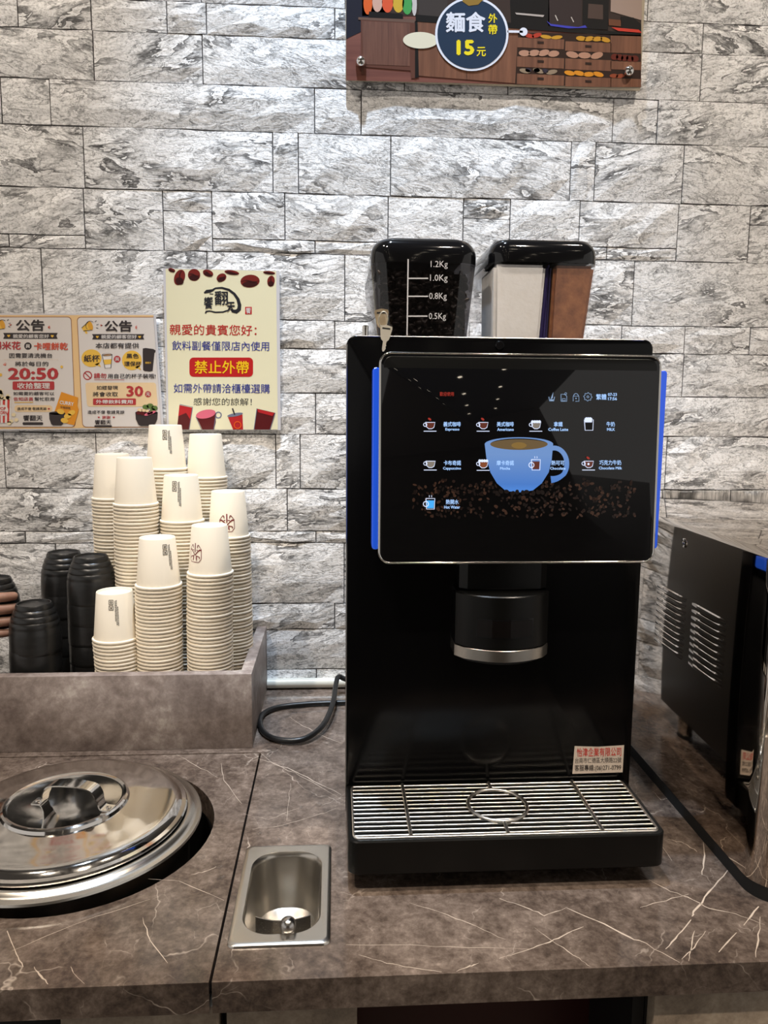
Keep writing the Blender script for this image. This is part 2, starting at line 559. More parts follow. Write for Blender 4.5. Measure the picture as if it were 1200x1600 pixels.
def make_stone(u0, u1, v0, v1, seed):
    """rough-faced slab, local coordinates about its lower left corner; back at y=0, face towards -y"""
    W, H = (u1 - u0) * PU, (v1 - v0) * PV
    g = 0.0010
    nx = max(3, min(8, int(W / 0.035))); nz = 3
    rr_ = random.Random(seed)
    sx = [g + (W - 2 * g) * i / nx for i in range(nx + 1)]
    sz = [g + (H - 2 * g) * j / nz for j in range(nz + 1)]
    d0 = 0.0034 + rr_.random() * 0.0022
    vs, fs = [], []
    for j in range(nz + 1):
        for i in range(nx + 1):
            edge = i in (0, nx) or j in (0, nz)
            jx = 0 if i in (0, nx) else (rr_.random() - .5) * 0.012
            jz = (rr_.random() - .5) * (0.0022 if j in (0, nz) else 0.012)
            d = d0 * (0.55 if edge else 0.8 + 0.7 * rr_.random())
            vs.append((sx[i] + jx, -d, sz[j] + jz))
    for j in range(nz):
        for i in range(nx):
            a = j * (nx + 1) + i
            fs.append([a, a + 1, a + nx + 2, a + nx + 1])
    out = [i for i in range(nx + 1)] + [j * (nx + 1) + nx for j in range(1, nz + 1)] + [nz * (nx + 1) + i for i in range(nx - 1, -1, -1)] + [j * (nx + 1) for j in range(nz - 1, 0, -1)]
    b = len(vs)
    vs += [(vs[k][0], 0.001, vs[k][2]) for k in out]
    m = len(out)
    for k in range(m):
        fs.append([out[k], b + k, b + (k + 1) % m, out[(k + 1) % m]])
    return new_mesh(vs, fs, M_STONE)

STONES = [make_stone(*t, 100 + i) for i, t in enumerate(TILE)]
spots_ = []
for ti in range(-3, 6):
    for tj in range(-4, 4):
        for k, (u0, u1, v0, v1) in enumerate(TILE):
            x = -0.5678 + (u0 + ti) * PU
            z = 1.93 - (v1 + tj) * PV
            H = (v1 - v0) * PV; W = (u1 - u0) * PU
            if z + H < 0.86 or z + H > 3.59 or x < -1.75 or x + W > 2.1: continue
            dx = max(abs(x + W / 2 - 0.1) - 0.75, 0); dz = max(abs(z + H / 2 - 1.48) - 0.63, 0)
            spots_.append((dx + dz, k, x, z))
spots_.sort(key=lambda t: t[0])
for d, k, x, z in spots_[:290]:
    link('stone', STONES[k], (x, 0.0, z), wall)
vs, fs = [], []
for d, k, x, z in spots_[290:]:
    b = len(vs)
    vs += [(v.co.x + x, v.co.y, v.co.z + z) for v in STONES[k].vertices]
    fs += [[i + b for i in p.vertices] for p in STONES[k].polygons]
o = obj('stone_courses', vs, fs, M_STONE, wall)
o['kind'] = 'stuff'

# ------------------------------------------------------------------ worktops, cabinets
def slab_with_hole(name, x0, x1, y0, y1, z0, z1, cx, cy, r, m, parent=None):
    n = 64
    ang = sorted([2 * PI * i / n for i in range(n)] + [math.atan2(y - cy, x - cx) % (2 * PI) for x in (x0, x1) for y in (y0, y1)])
    inn, outp = [], []
    for a in ang:
        c, s = math.cos(a), math.sin(a)
        inn.append((cx + r * c, cy + r * s))
        t = min([(x1 - cx) / c if c > 1e-9 else 1e9, (x0 - cx) / c if c < -1e-9 else 1e9, (y1 - cy) / s if s > 1e-9 else 1e9, (y0 - cy) / s if s < -1e-9 else 1e9])
        outp.append((cx + t * c, cy + t * s))
    k = len(ang)
    vs = [(x, y, z1) for x, y in inn] + [(x, y, z1) for x, y in outp] + [(x, y, z0) for x, y in inn] + [(x, y, z0) for x, y in outp]
    fs = []
    for i in range(k):
        j = (i + 1) % k
        fs += [[i, k + i, k + j, j], [2 * k + i, 2 * k + j, 3 * k + j, 3 * k + i], [i, j, 2 * k + j, 2 * k + i], [k + i, 3 * k + i, 3 * k + j, k + j]]
    return obj(name, vs, fs, m, parent)

POT = (-0.326, -0.498)
Z0 = 0.818
slab = slab_with_hole('worktop_insert', -1.15, -0.1186, -0.7675, -0.2880, Z0, TOPZ, POT[0], POT[1], 0.169, M_MARBLE)
tag(slab, 'brown marble-look worktop slab cut with a round hole for the soup pot', 'worktop')
main = boxes('worktop', [(-0.1158, -0.1010, -0.7675, -0.2852, Z0, TOPZ), (-0.1010, -0.0140, -0.7675, -0.7130, Z0, TOPZ), (-0.1010, -0.0140, -0.5580, -0.2852, Z0, TOPZ),
                         (-0.0140, 1.45, -0.7675, -0.2852, Z0, TOPZ), (-1.15, 1.45, -0.2852, -0.0005, Z0, TOPZ)], M_MARBLE)
tag(main, 'long brown marble-look worktop with pale veins under the black coffee machine', 'worktop')

# pale veins printed in the laminate: thin ribbons a hair above the surface
ft = layout(H_TOP)
VEINS = [
    ([(885, 1418), (930, 1438), (985, 1465), (1010, 1475), (1062, 1504)], 3.4), ([(780, 1404), (830, 1420), (850, 1432), (885, 1418)], 2.2),
    ([(640, 1410), (700, 1430), (745, 1448), (790, 1468)], 1.6),
    ([(1137, 1359), (1108, 1394), (1084, 1425), (1081, 1432)], 4.0), ([(1081, 1437), (1060, 1460), (1040, 1483)], 2.8),
    ([(1185, 1416), (1162, 1446)], 3.6), ([(1151, 1457), (1123, 1488)], 4.0),
    ([(1100, 1316), (1100, 1345), (1097, 1367)], 3.2), ([(1000, 1366), (1040, 1390), (1075, 1402), (1108, 1420), (1150, 1428), (1195, 1445)], 2.2),
    ([(1000, 1418), (1040, 1407), (1076, 1397)], 1.6), ([(1044, 1311), (1070, 1318), (1089, 1331)], 1.8),
    ([(1189, 1432), (1184, 1470), (1181, 1496)], 2.8), ([(1102, 1455), (1085, 1480), (1065, 1499)], 2.2), ([(1085, 1455), (1080, 1480), (1076, 1502)], 2.2),
    ([(780, 1498), (815, 1487), (850, 1476), (880, 1462), (912, 1448)], 2.6), ([(835, 1450), (870, 1475), (905, 1498), (922, 1510)], 1.6),
    ([(712, 1519), (735, 1510), (748, 1505)], 2.6), ([(560, 1492), (605, 1505), (640, 1512), (690, 1519)], 2.0),
    ([(540, 1476), (620, 1476), (700, 1480), (830, 1483)], 1.3),
    ([(300, 1366), (320, 1362), (338, 1354)], 1.8), ([(232, 1374), (280, 1377), (350, 1407)], 1.3),
    ([(20, 1485), (80, 1460), (150, 1432), (235, 1405)], 1.5), ([(10, 1455), (25, 1490), (36, 1511)], 2.6), ([(53, 1511), (65, 1526), (75, 1538)], 3.0),
    ([(222, 1434), (235, 1470), (262, 1505)], 1.8), ([(110, 1510), (118, 1525), (132, 1537)], 1.2),
    ([(275, 1178), (305, 1195), (340, 1215)], 1.3), ([(345, 1192), (350, 1220), (378, 1256)], 1.6),
    ([(405, 1186), (450, 1200), (490, 1220), (533, 1242)], 2.2), ([(402, 1172), (430, 1195), (470, 1212), (536, 1250)], 1.5),
    ([(452, 1120), (475, 1135), (505, 1150), (536, 1162)], 1.8), ([(395, 1295), (440, 1290), (490, 1276), (530, 1262)], 1.2),
    ([(455, 1225), (450, 1255), (448, 1282)], 1.1), ([(380, 1272), (420, 1280), (470, 1262)], 1.0),
    ([(1020, 1236), (1033, 1250), (1043, 1247)], 1.4), ([(1000, 1290), (1020, 1300), (1050, 1345)], 1.3)]
def add_vein(pts, wd, parent):
    sub = []
    for (a, b) in zip(pts[:-1], pts[1:]):
        for t in (0, 0.25, 0.5, 0.75): sub.append((a[0] + (b[0] - a[0]) * t + R.uniform(-1.3, 1.3), a[1] + (b[1] - a[1]) * t + R.uniform(-1, 1)))
    sub.append(pts[-1])
    P = [ft(*p) for p in sub]
    n = len(P)
    ws = [wd * 0.00056 * (0.3 + 0.7 * math.sin(PI * (i + 0.6) / (n + 0.2))) * R.uniform(0.4, 1.2) for i in range(n)]
    L, Q = [], []
    for q in stroke(P, ws):
        L.append(q[0]); Q.append(q[3])
    last = stroke(P, ws)[-1]; L.append(last[1]); Q.append(last[2])
    vs = [(x, y, TOPZ + 0.0001) for x, y in L + Q]
    obj('vein', vs, [[i, i + 1, n + i + 1, n + i] for i in range(n - 1)], M_VEIN, parent)
for pts, wd in VEINS:
    add_vein(pts, wd, slab if (max(p[0] for p in pts) < 382 and min(p[1] for p in pts) > 1176) else main)

M_DARK = mat('cabinet_dark', (0.004, 0.003, 0.003), 0.6)
M_DRED = mat('dark_red_panel', srgb(52, 8, 6), 0.35)
def cabinet(label, x0, x1, doorx, openx=None):
    t = thing('base_cabinet', label, 'cabinet', ((x0 + x1) / 2, -0.40, 0))
    boxes('body', [(x0, x0 + .012, -.74, -.01, .1, Z0), (x1 - .012, x1, -.74, -.01, .1, Z0), (x0, x1, -.03, -.01, .1, Z0), (x0, x1, -.74, -.01, .1, .12)], M_DARK, t)
    box('plinth', x0 + .01, x1 - .01, -.70, -.68, 0, .1, M_DARK, t)
    for d in doorx:
        box('door', d[0], d[1], -.757, -.740, .11, Z0 - .0015, M_DOOR, t, .0012)
    if openx:
        box('back_panel', openx[0], openx[1], -.62, -.61, .12, Z0 - .002, M_DRED, t)
    return t
cabinet('beige concrete-look cabinet under the soup pot slab', -1.15, -.1100, [(-.2595, -.1115)], (-1.13, -.265))
cabinet('base cabinet with a dark red open bay below the coffee machine', -.1090, .3120, [(-.1045, .0205)], (.024, .30))
cabinet('beige concrete-look cabinet at the right end of the worktop', .3130, 1.45, [(.3150, .78), (.783, 1.44)])
# ------------------------------------------------------------------ cup bin
BZ = 0.9713
binn = thing('cup_bin', 'taupe concrete-look open bin holding the paper cups', 'bin', (-.63, -.14, TOPZ))
box('front_board', -1.13, -.131, -.2700, -.2520, TOPZ, BZ, M_BOX, binn, .0008)
box('side_board', -.1490, -.131, -.2518, -.0075, TOPZ, BZ, M_BOX, binn, .0008)
box('side_board', -1.13, -1.112, -.2518, -.0075, TOPZ, BZ, M_BOX, binn, .0008)
box('floor_board', -1.1115, -.1495, -.2515, -.0075, TOPZ, .866, M_MATTE, binn)

# ------------------------------------------------------------------ paper cups, upside down and nested
CH, CRB, CRR = 0.0785, 0.0277, 0.0345     # height, base radius, wall radius at the mouth
def cup_profile():
    # z = 0 at the mouth rim, up to the base; outside wall, recessed base, inside wall
    return [(CRR - .0006, .0046), (CRR + .0016, .0042), (CRR + .0024, .0026), (CRR + .0018, .0008), (CRR + .0004, 0), (CRR - .0008, .001),
            (CRR - .0012, .0030), (CRB - .0020, CH - .006), (0, CH - .006)]
def cup_outer():
    return [(CRR - .0006, .0046), (CRB, CH - .0012), (CRB - .0006, CH), (CRB - .0016, CH - .0004), (CRB - .0024, CH - .0040), (0, CH - .0040)]
v1, f1 = lathe_data(cup_profile(), 32)
v2, f2 = lathe_data(cup_outer(), 32)
CUPM = new_mesh(v1 + v2, f1 + [[i + len(v1) for i in f] for f in f2], M_PAPER, True)
CUPM.set_sharp_from_angle(angle=0.9)
STEP = 0.00585
M_RED = mat('dark_red_ink', srgb(122, 38, 40), 0.5)
M_INK = mat('grey_ink', srgb(92, 86, 80), 0.5)

def on_cup(a, h, off=0.00025):
    """angle (radians from facing -y, + to the right) and height above the mouth -> local point on the wall"""
    t = (h - .0046) / (CH - .0058)
    r = (CRR - .0006) * (1 - t) + CRB * t + off
    return (r * math.sin(a), -r * math.cos(a), h)

def cup_print(name, polys, m, cup, a0, h0):
    """polys in millimetres about (angle a0, height h0)"""
    vs, fs = [], []
    for q in polys:
        b = len(vs)
        vs += [on_cup(a0 + x / 1000 / 0.031, h0 + y / 1000) for x, y in q]
        fs.append(list(range(b, b + len(q))))
    me = new_mesh(vs, fs, m)
    o = bpy.data.objects.new(name, me); COL.objects.link(o); o.parent = cup
    WL[o] = WL[cup]
    return o

def emblem():
    P = []
    def s(pts, wd=.55): P.extend(stroke([(x * 1.95, y * 1.95) for x, y in pts], [v * 2.6 for v in wd] if isinstance(wd, (list, tuple)) else wd * 2.6))
    s([(0, 9), (0, 1.6)], .75); s([(-2.6, 3.4), (2.6, 3.4)], .6)
    s([(-6, 3.6), (-4.5, 3.7), (-3, 2.6), (0, -.6), (3, 2.6), (4.5, 3.7), (6, 3.6)], [.8, .9, .7, .9, .7, .9, .8])
    for k in (-1, 1):
        s([(k * 6, 4), (k * 4.6, 6), (k * 3.2, 7.6), (k * 2.6, 7.2), (k * 2.2, 5.2)], [.35, .35, .6, .7, .5])
        s([(k * 6, 4), (k * 6, -3.4), (k * 5, -4.6), (k * 4.4, -5.6), (k * 3.4, -6.2), (0, -6.2)], .4)
        s([(k * 4.6, -3.2), (k * 4.3, -1.9), (k * 2.8, -1.5), (k * 1.5, -1.4)], [.7, .6, .6, .6])
        s([(k * 1.4, -.6), (k * 1.5, -3), (k * 1.9, -4.8)], [.5, .8, .5])
    return P
def care_marks():
    P = []
    for y in (0, 5.2):
        for q in (stroke([(-2, y - 2), (2, y - 2)], .6), stroke([(-2, y + 2), (2, y + 2)], .6), stroke([(-2, y - 2), (-2, y + 2)], .6), stroke([(2, y - 2), (2, y + 2)], .6)): P.extend(q)
    P.extend(stroke([(-1.2, -1.2), (1.2, 1.2)], .6)); P.extend(stroke([(-1.2, 1.2), (1.2, -1.2)], .6))
    P.extend(ring(0, 5.2, .5, 1.2, 10))
    rr_ = random.Random(3)
    for c, (y0, y1) in enumerate(((-12, 6.5), (-16, 7), (-16, 1))):
        y = y1
        while y > y0:
            l = rr_.uniform(.5, 1.6)
            P.append([(3.4 + c * 1.15, y), (4.15 + c * 1.15, y), (4.15 + c * 1.15, y - l), (3.4 + c * 1.15, y - l)])
            y -= l + .35
    return [[(x * 1.7 + 2, y * 1.7) for x, y in q] for q in P]

STACKS = [  # x, y, z of the stack's top, cups shown one by one, what tells the stack apart, emblem angle, mark angle
    (-.3510, -.212, 1.0907, 12, 'shortest stack', None, 0.02),
    (-.2814, -.212, 1.1771, 27, 'middle front stack', None, 0.55),
    (-.2002, -.212, 1.1964, 32, 'right-hand front stack', -0.65, None),
    (-.1823, -.125, 1.2409, 42, 'rightmost second-row stack', 0.05, None),
    (-.2573, -.135, 1.2685, 34, 'middle second-row stack', None, -0.25),
    (-.3300, -.145, 1.2976, 42, 'left second-row stack', None, None),
    (-.3848, -.078, 1.2995, 42, 'leftmost back stack', None, None),
    (-.2978, -.058, 1.3489, 30, 'tallest back stack', None, 0.10),
    (-.2300, -.050, 1.3335, 22, 'rightmost back stack', None, None)]
rest = []
for sx, sy, sz, nshow, where, em, mk in STACKS:
    zfloor = 0.866
    total = int((sz - CH - zfloor) / STEP) + 1
    lean = (R.uniform(-.0035, .0035), R.uniform(-.002, .002))
    for k in range(total):
        dx = lean[0] * math.sin(k / max(total, 1) * 2.4) + R.uniform(-.00035, .00035)
        dy = lean[1] * math.sin(k / max(total, 1) * 2.4) + R.uniform(-.00035, .00035)
        z = sz - CH - k * STEP
        if k < nshow:
            o = link('paper_cup', CUPM, (sx + dx, sy + dy, z))
            if k == 0:
                tag(o, 'cream paper cup upside down on top of the ' + where, 'cup', 'paper cups in the bin')
                if em is not None: cup_print('printed_emblem', emblem(), M_RED, o, em, .026 if em > -.3 else .036)
                if mk is not None: cup_print('printed_marks', care_marks(), M_INK, o, mk, .058)
            else:
                tag(o, 'cream paper cup nested below the top cup in the ' + where, 'cup', 'cups nested in the ' + where)
        else:
            rest.append((sx + dx, sy + dy, z))
vv, ff = lathe_data([(CRR - .0012, .0058), (CRR - .0006, .0046), (CRR + .0016, .0042), (CRR + .0024, .0026), (CRR + .0018, .0008), (CRR + .0004, 0), (CRR - .0012, .0005)], 20)
vs, fs = [], []
for (x, y, z) in rest:
    b = len(vs)
    vs += [(a + x, c + y, d + z) for a, c, d in vv]
    fs += [[i + b for i in f] for f in ff]
o = obj('paper_cup_rims', vs, fs, M_PAPER)
for p in o.data.polygons: p.use_smooth = True
o['kind'] = 'stuff'
tag(o, 'stacked rims of the cream paper cups down inside the bin', 'cups')

# ------------------------------------------------------------------ black ribbed cups
g = NG('black_melamine')
nz = g.noise(g.vmath('MULTIPLY', g.pos(), (1, 1, 3)), 60.0, 3, 0.5)
g.l(g.ramp(nz, [(0.3, (0.010, 0.0098, 0.0095)), (0.7, (0.016, 0.0155, 0.015))]), g.b.inputs['Base Color'])
g.b.inputs['Roughness'].default_value = 0.30
M_BCUP = g.m
BC_H = 0.079
bprof = [(.0350, .002), (.0385, 0), (.0392, .0015), (.0392, .006), (.0390, .030), (.0382, .040), (.0374, .0425), (.0380, .0445), (.0366, .0500), (.0352, .0520), (.0358, .0540),
         (.0338, .0600), (.0322, .0618), (.0327, .0640), (.0300, .0690), (.0284, .0705), (.0287, .0725), (.0268, .0775), (.0258, .0790), (.0246, .0787), (.0236, .0760), (.0, .0755)]
vb, fb = lathe_data(bprof, 40)
BCM = new_mesh(vb, fb, M_BCUP, True); BCM.set_sharp_from_angle(angle=0.8)
BST = [(-.4824, -.200, 1.069, 6, 'front black stack'), (-.4060, -.150, 1.1356, 8, 'black stack touching the paper cups'), (-.4750, -.078, 1.1288, 8, 'rear black stack')]
for bx, by, bz, n, where in BST:
    for k in range(n):
        z = bz - BC_H - k * .0335
        if z < .867: break
        o = link('black_cup', BCM, (bx + R.uniform(-.0008, .0008), by + R.uniform(-.0008, .0008), z))
        if k == 0: tag(o, 'black ribbed cup upside down on top of the ' + where, 'cup', 'black ribbed cups')
        else: tag(o, 'black ribbed cup nested lower in the ' + where, 'cup', 'lower cups in the ' + where)
held = link('black_cup', BCM, (-.5640, -.150, 1.020))
tag(held, 'black ribbed cup at the left edge gripped by a hand', 'cup', 'black ribbed cups')
# ------------------------------------------------------------------ the coffee machine
cm = thing('coffee_machine', 'black automatic coffee machine with touchscreen and two hoppers on top', 'coffee machine', (.19, -.36, TOPZ))
FY = -.515
def slab_xz(name, x0, x1, z0, z1, y0, y1, r, m, parent, bev=.0016, tilt=None):
    """rounded rectangle in x-z with thickness y0 (front) .. y1 (back), bevelled front edge"""
    rings = []
    for (yy, ins) in ((y1, 0), (y0 + bev, 0), (y0 + bev * .3, bev * .3), (y0, bev)):
        rings.append([(a, yy + (tilt(b) if tilt else 0), b) for a, b in rrect(x0 + ins, x1 - ins, z0 + ins, z1 - ins, max(r - ins, .0005), 6)])
    return loft(name, rings, m, parent, auto=0.9)
slab_xz('front_housing', .0120, .3770, .8690, 1.4655, FY, -.490, .011, M_HOUSE, cm)
box('chassis', .0700, .3160, -.4895, -.150, .888, 1.4500, mat('side_paint', (.030, .028, .025), .4), cm, .003)
tube('edge_glint', [(.0122, FY - .0002, .90), (.0122, FY - .0002, 1.455)], .0009, mat('glint_silver', (.35, .34, .33), .3, 1.0), cm, 6)  # silver tubes stand in for light caught on the housing's bevelled edges
tube('edge_glint', [(.024, FY - .0002, 1.4648), (.365, FY - .0002, 1.4648)], .0008, mat('glint_silver', (.35, .34, .33), .3, 1.0), cm, 6)  # highlight along the top edge, built as a tube too
for fx, fy in ((.298, -.231), (.09, -.231), (.298, -.43), (.09, -.43)):
    f = lathe('foot', [(0, .888), (.016, .888), (.0165, .860), (.0150, .856), (0, .856)], (fx, fy, 0), M_CHROME, cm, 24)
    lathe('foot_pad', [(0, .856), (.0165, .856), (.018, .850), (0, .850)], (fx, fy, 0), M_RUBBER, f, 24)
# screw boss and small post on top
lathe('post', [(0, 1.4835), (.0034, 1.4835), (.0038, 1.482), (.0038, 1.449)], (.0362, -.45, 0), M_CHROME, cm, 16)
vs, fs = lathe_data([(0, .0), (.0045, 0), (.0055, .001), (.0058, .002)], 20)
o = obj('lock_button', [(.1918 + a, FY - .002 + d, 1.4561 + b) for a, b, d in vs], fs, M_GLOSS, cm); sharp(o)

# touchscreen
TZ = 1.325
def tl(z): return (z - TZ) * 0.045
SX0, SX1, SZ0, SZ1 = .0484, .3728, 1.2050, 1.4445
scr = slab_xz('touchscreen', SX0 + .0016, SX1 - .0016, SZ0 + .0016, SZ1 - .0016, -.5556, -.553, .0115, M_GLASS, cm, .0004, tl)
slab_xz('screen_back', SX0 + .004, SX1 - .004, SZ0 + .004, SZ1 - .004, -.551, -.5155, .011, M_SATIN, cm, .001)
bez = [(a, -.5552 + tl(b), b) for a, b in rrect(SX0 + .0008, SX1 - .0008, SZ0 + .0008, SZ1 - .0008, .0125, 8)]
tube('bezel', bez, .0013, M_CHROME, cm, 8, True)
g = NG('blue_light_acrylic')
g.b.inputs['Base Color'].default_value = (*srgb(20, 60, 190), 1)
g.b.inputs['Emission Color'].default_value = (*srgb(34, 88, 206), 1)
g.b.inputs['Emission Strength'].default_value = 0.55
g.b.inputs['Roughness'].default_value = 0.15
g.b.inputs['Coat Weight'].default_value = 0.6
for xa, xb in ((.0412, .0496), (.3716, .3806)):
    pts = rrect(xa, xb, 1.2195, 1.4275, .0035, 4)
    rings = [[(a, y, b) for a, b in (pts if i else rrect(xa + .001, xb - .001, 1.2205, 1.4265, .003, 4))] for i, y in ((0, -.5505), (1, -.5495), (1, -.528), (0, -.527))]
    loft('light_strip', rings, g.m, cm)

sh = Sheet(H_SCREEN, lambda z: -.5558 + tl(z), scr)
def em(name, rgb, s):
    m = mat('screen_' + name, srgb(*rgb), 0.3, 0, s)
    m.cycles.emission_sampling = 'NONE'
    return m
E_TXT = em('pale_blue', (168, 205, 255), 0.95)
E_RED = em('red', (190, 60, 48), 0.55)
E_CUPD = em('brown', (120, 62, 48), 0.5)
E_WH = em('white', (214, 224, 250), 0.95)
E_LBL = em('light_blue', (70, 168, 240), 0.9)
g = NG('screen_cup_picture')
z_ = g.n('ShaderNodeSeparateXYZ'); g.l(g.pos(), z_.inputs[0])
tt = g.math('DIVIDE', g.math('SUBTRACT', z_.outputs[2], 1.2825), .048, True)
colr = g.ramp(tt, [(0.0, srgb(86, 150, 240)), (0.30, srgb(78, 128, 205)), (1.0, srgb(116, 152, 208))])
g.l(colr, g.b.inputs['Emission Color']); g.b.inputs['Emission Strength'].default_value = 0.75
g.b.inputs['Base Color'].default_value = (.004, .004, .005, 1); g.b.inputs['Roughness'].default_value = .05
E_CUP = g.m
# coffee beans picture, then the cup
rb = random.Random(21)
for shade, rgb, s in (('bean_dark', (38, 25, 20), .28), ('bean_mid', (60, 40, 32), .28), ('bean_light', (98, 66, 50), .28)):
    polys = []
    for i in range(150):
        u = rb.uniform(645, 992); top = 744 + 12 * abs(math.sin(u * .045)) + abs(u - 812) * .02
        v = top + (rb.random() ** 1.3) * (808 - top)
        polys.append(ell(u, v, rb.uniform(1.6, 3.8), rb.uniform(1.2, 2.5), rb.uniform(0, 3.1), 8))
    o = sh.multi('pictured_beans', polys, em(shade, rgb, s), 1)
    o['kind'] = 'stuff'
sh.poly('pictured_cup', [(757.5, 694), (760, 716), (766, 738), (776, 755), (790, 767), (812, 769), (832, 766), (846, 755), (857, 738), (862, 718), (864.5, 694)], E_CUP, 2)
sh.multi('pictured_cup_rim', ring(811, 694, 45, 53.6, 36, ry=.2), E_CUP, 3)
sh.poly('pictured_coffee', ell(811, 695, 47, 8.6, 0, 30), em('coffee', (120, 98, 66), .6), 2.6)
sh.poly('pictured_crema', ell(811, 696, 12, 5, 0, 16), em('crema', (150, 118, 62), .6), 2.9)
hd = []
for i in range(21):
    a = -1.75 + 3.3 * i / 20
    hd.append((866 + 19.5 * math.cos(a) - (6 if i > 15 else 0) * (i - 15) / 5, 724 + 24 * math.sin(a) * (1 if a < 0 else 1.05)))
sh.multi('pictured_cup_handle', stroke(hd, [7.5] * 15 + [7, 7, 8, 9, 10, 11]), E_CUP, 2)
be = []
for u in range(776, 850, 8): be.append(ell(u + rb.uniform(-2, 2), 768.5 + rb.uniform(-1.5, 2), 4.2, 3.2, rb.uniform(0, 3), 9))
sh.multi('pictured_bean', be, em('bean_dark', (38, 25, 20), .28), 3)

def icon_cup(cu, cv, fill, bean=True, foam=False):
    P = [[(cu - 6, cv - 4), (cu + 9, cv - 4), (cu + 7, cv + 4), (cu + 3.5, cv + 6), (cu - 1, cv + 6), (cu - 4.5, cv + 3)]]
    sh.multi('icon', P, fill, 4)
    L = stroke(P[0] + [P[0][0]], 1.0) + ring(cu - 6.5, cv - .3, 2.2, 3.2, 12) + stroke([(cu - 9, cv + 9.8), (cu + 11, cv + 9.8)], 1.1)
    if foam:
        for k in range(4): L.append(ell(cu - 4 + k * 3.6, cv - 5, 2.4, 2.3, 0, 10))
    sh.multi('icon', L, E_WH, 5)
    if bean: sh.multi('icon', [ell(cu + .5, cv - 9, 3, 1.7, .6, 10)], E_RED, 5)
def icon_glass(cu, cv, fill, steam=True, handle=True):
    sh.multi('icon', [[(cu - 5, cv - 4), (cu + 7, cv - 4), (cu + 6, cv + 8), (cu - 4, cv + 8)]], fill, 4)
    L = stroke([(cu - 6, cv - 7), (cu + 8, cv - 7), (cu + 7, cv + 9.4), (cu - 5, cv + 9.4), (cu - 6, cv - 7)], 1.1)
    if handle: L += ring(cu - 6, cv + 1.5, 3.4, 4.6, 14)
    if steam: L += stroke([(cu - 1, cv - 12), (cu - .3, cv - 10.5), (cu - 1, cv - 9)], .8) + stroke([(cu + 2.5, cv - 12), (cu + 3.2, cv - 10.5), (cu + 2.5, cv - 9)], .8)
    sh.multi('icon', L, E_WH, 5)
E_LAT = em('latte', (150, 140, 128), .6); E_BLK = em('off', (14, 12, 14), .2); E_MOC = em('mocha', (150, 84, 52), .6)
icon_cup(671, 664, E_CUPD); icon_cup(754, 664, E_CUPD); icon_cup(836.5, 664, E_LAT, False, True)
icon_glass(919.6, 663, E_BLK, False, False); sh.multi('icon', [[(914, 653.5), (926, 653.5), (925.5, 660), (914.5, 660)]] + [ell(917 + 3 * k, 654, 2.2, 2, 0, 9) for k in range(3)], E_WH, 5)
icon_cup(671, 724.5, E_LAT, False); icon_cup(753.5, 725, E_MOC, False, True); icon_glass(836, 725, E_CUPD, True); icon_cup(918, 724.5, E_CUPD, True)
icon_glass(671, 785.5, E_LBL)
sh.multi('icon', [ell(919, 725, 1.8, 1.8, 0, 8)], E_WH, 5)
for body, u0, u1, v0, v1 in [
    ('義式咖啡', 693, 720, 659, 666.6), ('美式咖啡', 776.5, 803, 659, 666.6), ('拿鐵', 865.6, 879.4, 659, 666.6), ('牛奶', 948, 961, 659, 666.6),
    ('卡布奇諾', 693, 720, 719.4, 727), ('摩卡奇諾', 775.6, 802.6, 719.4, 727), ('熱可可', 861, 881.5, 719.4, 727), ('巧克力牛奶', 936, 970, 718.8, 726.6),
    ('熱開水', 696, 716, 780, 787.4), ('繁體', 932.5, 948.6, 615.6, 624.6)]:
    sh.text('lettering', body, u0, v0, u1, v1, E_TXT, 6, .012)
for body, u0, u1, v0, v1 in [
    ('Espresso', 696, 718, 668.6, 674), ('Americano', 777, 803, 668.6, 673.4), ('Coffee Latte', 857, 888, 668.6, 673.4), ('MILK', 948.7, 961, 668.8, 673.2),
    ('Cappuccino', 692, 720, 729.4, 734.8), ('Mocha', 781, 796.6, 729.6, 733.8), ('Chocolate', 859, 883, 729.4, 733.8), ('Chocolate Milk', 935, 971, 729, 733.4),
    ('Hot Water', 693.4, 718, 789.4, 794.2), ('07-23', 951, 965, 614, 618.8), ('17:56', 951, 965, 620.6, 625.4)]:
    sh.text('lettering', body, u0, v0, u1, v1, E_TXT, 6, .02)
sh.text('lettering', '歡迎使用', 687.4, 612.4, 709.6, 618.8, E_RED, 6, .01)
gear = []
for i in range(32):
    a = 2 * PI * i / 32; r_ = 6.6 if (i // 2) % 2 == 0 else 5.2
    gear.append((919.6 + r_ * math.cos(a), 620 + r_ * math.sin(a)))
ic = stroke(gear + gear[:1], .8) + ring(919.6, 620, 1.2, 2, 10)
ic += stroke([(896.5, 627), (896.5, 619), (905.5, 619), (905.5, 627), (900, 627)], .9) + ring(901, 618.6, 3.2, 4.1, 10, PI, 2 * PI) + [ell(901, 622.5, 1.2, 1, 0, 8)]
ic += stroke([(877.5, 627), (877.5, 616), (883, 616), (886.5, 619), (886.5, 627), (877.5, 627)], .9) + stroke([(879.5, 623), (884.5, 623), (884.5, 626), (879.5, 626), (879.5, 623)], .8) + ring(885, 615, 1.2, 1.9, 8)
ic += stroke([(858.5, 620), (859.5, 626.5), (866, 626.5), (867.5, 620)], 1.0) + [[(861, 624), (865.5, 612.5), (864.5, 622)], [(860, 624), (866, 624), (865, 626), (860.5, 626)]]
sh.multi('icon', ic, em('icon_grey', (150, 178, 214), .7), 5)

